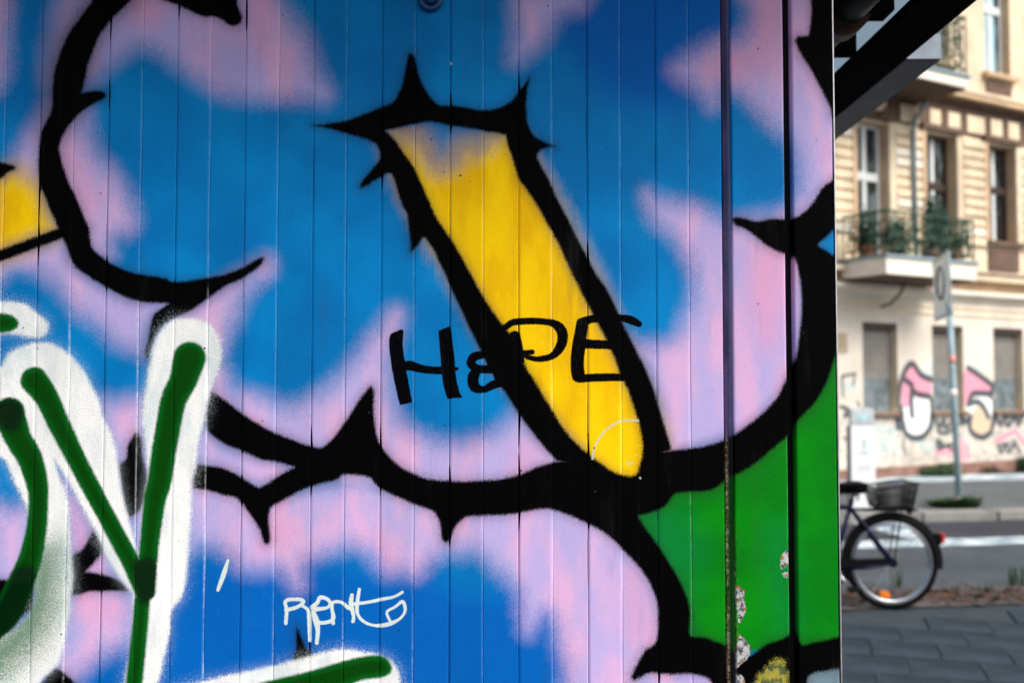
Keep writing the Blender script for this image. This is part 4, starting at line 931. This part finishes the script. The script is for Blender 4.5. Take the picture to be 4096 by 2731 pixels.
# ------------------------------------------------------------------ information stele
ib = on_ground(3455, 2032, .10)
stele = tag(empty('information_stele', ib), 'white information stele with a grey head behind the bicycle saddle', 'information board')
px = ib.y / F_PX; X0, X1 = -.5 * 95 * px, .5 * 98 * px; Hs = at_depth(3455, 1702, ib.y).z - .10; Ht = at_depth(3455, 1632, ib.y).z - .10
M_STW = plain('white_board', (.86, .90, .92), .4, 0, .03, 3)
MB().box(X0, X1, 0, .10, .0, Hs).build('panel', M_STW, stele, bevel=.006)
hd = MB().box(X0 + .005, X1 - .005, .004, .096, Hs + .003, Ht).build('head', plain('pale_grey_head', (.55, .60, .63), .5), stele, bevel=.012)
MB().box(X0 + .09, X1 - .08, -.003, .003, Hs + .06, Ht - .07).build('emblem', plain('pale_cyan_emblem', (.50, .76, .82), .5), hd)
MB().box(X0 - .025, X0 - .002, .01, .09, 0, Hs).build('post', plain('grey_post', (.14, .14, .15), .5), stele)
for k, (q0, q1, z0, z1) in enumerate(((.14, .19, .78, .92), (.10, .23, .71, .76), (.08, .25, .575, .585), (.08, .25, .555, .565), (.08, .24, .535, .545), (.08, .25, .515, .525), (.08, .23, .495, .505))):
    MB().box(X0 + q0, X0 + q1, -.0022, .0, z0 * Hs / 1.1, z1 * Hs / 1.1).build('printed_mark', plain('faint_print', (.66, .80, .82) if k < 2 else (.72, .72, .78), .5), stele)
ws = at_depth(3450, 1960, 15.2)

# ------------------------------------------------------------------ bicycle
BZ = 7.64; hub = at_depth(3566, 2240, BZ)
RW = .345
bike = tag(empty('bicycle', (hub.x, BZ, 0)), 'dark blue city bicycle with a wire rear basket parked at the kerb', 'bicycle')
M_TYRE = plain('black_rubber_tyre', (.005, .005, .006), .8, spec=.08); M_RIM = plain('aluminium_rim', (.50, .55, .62), .3, 1.0, .1, 20)
M_FRAME = plain('dark_blue_frame', (.008, .010, .05), .4, 0, .2, 10, spec=.2); M_BLK = plain('black_plastic', (.004, .004, .005), .6, spec=.08); M_CHR = plain('chrome', (.6, .62, .66), .25, .9, .1, 20)
M_RED = plain('red_lens', (.65, .02, .02), .25); M_ORG = plain('orange_reflector', (.95, .22, .01), .3)
def wheel(cx, name):
    wh = MB().ring((cx, 0, RW), RW - .024, .024, 'y', 64, 10).build(name, M_TYRE, bike, True)
    rm = MB(); 
    for y in (-.011, .011): rm.ring((cx, y, RW), RW - .060, .010, 'y', 64, 8)
    rm.ring((cx, 0, RW), RW - .046, .014, 'y', 64, 8); rm.build('rim', M_RIM, wh, True)
    MB().tube([(cx, -.055, RW), (cx, -.03, RW), (cx, .03, RW), (cx, .055, RW)], [.026, .034, .034, .026], 14).build('hub', M_BLK, wh, True)
    for k in range(32):
        a = 2 * math.pi * k / 32; y = .028 if k % 2 else -.028; a2_ = a + (.35 if k % 4 < 2 else -.35)
        MB().tube([(cx + math.cos(a2_) * .03, y, RW + math.sin(a2_) * .03), (cx + math.cos(a) * (RW - .06), 0, RW + math.sin(a) * (RW - .06))], .0013, 4).build('spoke', M_CHR, wh)
    return wh
rw = wheel(0, 'rear_wheel'); fw = wheel(-1.08, 'front_wheel')
rp = Vector((-.055, -.016, RW - .235))
MB().prism([(rp.x - .036, -.02, rp.z + .012), (rp.x - .02, -.02, rp.z + .026), (rp.x + .026, -.02, rp.z + .018), (rp.x + .038, -.02, rp.z - .012), (rp.x + .02, -.02, rp.z - .026), (rp.x - .028, -.02, rp.z - .016)], (0, .04, 0)).build('reflector', M_ORG, rw)
def guard(cx, a0, a1):
    m = MB(); n_ = 36
    for i in range(n_):
        q = []
        for j in (i, i + 1):
            a = R_(a0 + (a1 - a0) * j / n_)
            for r_, y in ((RW - .028, -.034), (RW + .026, -.022), (RW + .026, .022), (RW - .028, .034)): q.append((cx + math.cos(a) * r_, y, RW + math.sin(a) * r_))
        for k in range(3): m.quad(q[k], q[k + 1], q[k + 5], q[k + 4])
    return m.build('mudguard', M_BLK, bike, True)
guard(0, -8, 205); guard(-1.08, 20, 160)
fr = MB(); bbk = (-.44, 0, .29); st = (-.285, 0, .80); ht0, ht1 = (-.93, 0, .80), (-.96, 0, .92)
fr.tube([bbk, st], .017, 10); fr.tube([bbk, (-.72, 0, .50), ht0], .019, 10); fr.tube([(-.30, 0, .745), (-.6, 0, .765), ht1], .017, 10); fr.tube([ht0, ht1], .02, 10)
for y in (-.05, .05):
    fr.tube([bbk, (-.2, y, .31), (0, y, RW)], .011, 8); fr.tube([(-.30, y * .4, .745), (-.17, y, .57), (0, y, RW)], .012, 8)
fr.build('frame', M_FRAME, bike, True)
fk = MB()
for y in (-.05, .05): fk.tube([(-.925, y * .6, .76), (-.98, y, .55), (-1.08, y, RW)], .012, 8)
fk.tube([(-.925, -.03, .76), (-.925, .03, .76)], .015, 8); fk.build('fork', M_FRAME, bike, True)
MB().tube([st, (-.265, 0, .87)], .013, 8).build('seat_post', M_CHR, bike, True)
sdm = MB(); P0 = [(-.49, .03, .915), (-.43, .035, .92), (-.35, .07, .925), (-.28, .115, .935), (-.205, .115, .935), (-.19, .08, .93)]
ring_ = [(x, y) for x, y, z in P0] + [(x, -y) for x, y, z in P0[::-1]]
hz = {x: z for x, y, z in P0}
tb = [(x - .0, y, hz[x]) for x, y in ring_]; bt = [(x, y * .8, hz[x] - .075) for x, y in ring_]
n_ = len(tb); sdm.v += tb + bt; sdm.f.append(tuple(range(n_))); sdm.f.append(tuple(range(n_, 2 * n_))[::-1])
for i in range(n_): sdm.f.append((i, (i + 1) % n_, n_ + (i + 1) % n_, n_ + i))
sdm.build('saddle', M_BLK, bike, True, bevel=.008)
sp_ = MB()
for y in (-.05, .05): sp_.ring((-.26, y, .855), .02, .004, 'z', 14, 5); sp_.ring((-.26, y, .835), .02, .004, 'z', 14, 5); sp_.tube([(-.26, y, .80), (-.26, y, .862)], .008, 6)
sp_.build('saddle_springs', M_CHR, bike, True)
ca = MB(); zc = .732
for y in (-.06, 0, .06): ca.tube([(-.2, y, zc), (.17, y, zc)], .006, 6)
for x in (-.2, -.02, .17): ca.tube([(x, -.06, zc), (x, .06, zc)], .006, 6)
for y in (-.06, .06): ca.tube([(0, y * .9, RW), (.06, y, zc)], .006, 6); ca.tube([(-.2, y, zc), (-.30, y * .3, .74)], .005, 6)
ca.build('carrier', M_BLK, bike, True)
bk = MB(); x0, x1, z0, z1 = -.15, .15, .748, .900
bkb = [(x0 + .03, -.12), (x1 - .03, -.12), (x1 - .03, .12), (x0 + .03, .12)]; bkt = [(x0, -.15), (x1, -.15), (x1, .15), (x0, .15)]
bk.tube([(x, y, z1 + (x - x0) * .12) for x, y in bkt], .006, 6, True); bk.tube([(x, y, z0) for x, y in bkb], .004, 6, True)
for f_ in (.33, .66): bk.tube([(a[0] + (b_[0] - a[0]) * f_, a[1] + (b_[1] - a[1]) * f_, z0 + (z1 + (b_[0] - x0) * .12 - z0) * f_) for a, b_ in zip(bkb, bkt)], .004, 5, True)
for i in range(4):
    A_, B_, A2, B2 = bkb[i], bkb[(i + 1) % 4], bkt[i], bkt[(i + 1) % 4]; k = 16 if i % 2 == 0 else 10
    for j in range(k):
        t = j / k; p = (A_[0] + (B_[0] - A_[0]) * t, A_[1] + (B_[1] - A_[1]) * t, z0); q = (A2[0] + (B2[0] - A2[0]) * t, A2[1] + (B2[1] - A2[1]) * t); bk.tube([p, (q[0], q[1], z1 + (q[0] - x0) * .12)], .0038, 4)
for j in range(1, 12): x = x0 + .03 + (x1 - x0 - .06) * j / 12; bk.tube([(x, -.12, z0), (x, .12, z0)], .0025, 4)
bk.build('basket', M_BLK, bike, True)
ra = R_(25); rl = Vector((math.cos(ra) * (RW + .05), 0, RW + math.sin(ra) * (RW + .05)))
MB().box(rl.x - .03, rl.x + .004, -.03, .03, rl.z - .04, rl.z + .045).build('light_housing', M_BLK, bike, bevel=.006)
MB().box(rl.x + .005, rl.x + .03, -.028, .028, rl.z - .02, rl.z + .045).build('rear_light', M_RED, bike, bevel=.006)
MB().box(.125, .15, -.03, .03, .70, .75).build('carrier_reflector', M_BLK, bike)
cg = MB(); cg.prism([(-.50, -.06, .33), (-.44, -.06, .375), (-.05, -.06, .385), (-.02, -.06, .345), (-.05, -.06, .335), (-.40, -.06, .315), (-.48, -.06, .28)], (0, .012, 0)); cg.build('chain_guard', M_BLK, bike)
ck = MB(); ck.tube([(bbk[0], -.075, .29), (bbk[0] + .12, -.085, .17)], .010, 6); ck.tube([(bbk[0], .075, .29), (bbk[0] - .12, .085, .41)], .010, 6); ck.tube([(bbk[0], -.08, .29), (bbk[0], .08, .29)], .018, 10); ck.build('crank', M_CHR, bike, True)
for sx, y in ((.12, -.14), (-.12, .14)): MB().box(bbk[0] + sx - .045, bbk[0] + sx + .045, y - .045, y + .045, .29 - sx - .012, .29 - sx + .012).build('pedal', M_BLK, bike, bevel=.004)
MB().tube([(-.30, .06, .28), (-.42, .15, .02)], .008, 6).build('kickstand', M_BLK, bike, True)
MB().tube([(-.96, 0, .92), (-.98, 0, 1.05)], .014, 8).build('stem', M_CHR, bike, True)
MB().tube([(-.78, -.28, 1.06), (-.86, -.28, 1.08), (-.98, -.12, 1.07), (-.99, 0, 1.05), (-.98, .12, 1.07), (-.86, .28, 1.08), (-.78, .28, 1.06)], .011, 8).build('handlebar', M_CHR, bike, True)
for y in (-.28, .28): MB().tube([(-.86, y, 1.08), (-.74, y, 1.052)], .016, 8).build('grip', M_BLK, bike, True)

# weeds along the kerb
for i, (x_, y_, hh, lab) in enumerate(((3590, 2350, .17, 'thin weed seen through the rear wheel of the bicycle'), (3808, 2372, .10, 'small brown weed on the verge right of the rear wheel'), (4050, 2345, .20, 'green weed on the verge near the right edge, left of the last one'), (4092, 2345, .20, 'green weed on the verge cut by the right picture edge'), (3945, 2368, .07, 'low green weed in the leaf litter right of the bicycle'))):
    g_ = on_ground(x_, y_); tuft('kerb_weed', Vector((g_.x, g_.y, .004)), hh, .07 if hh > .12 else .10, 14, lab, 'weeds on the verge', M_STEM if i == 1 else M_LEAF, .005)
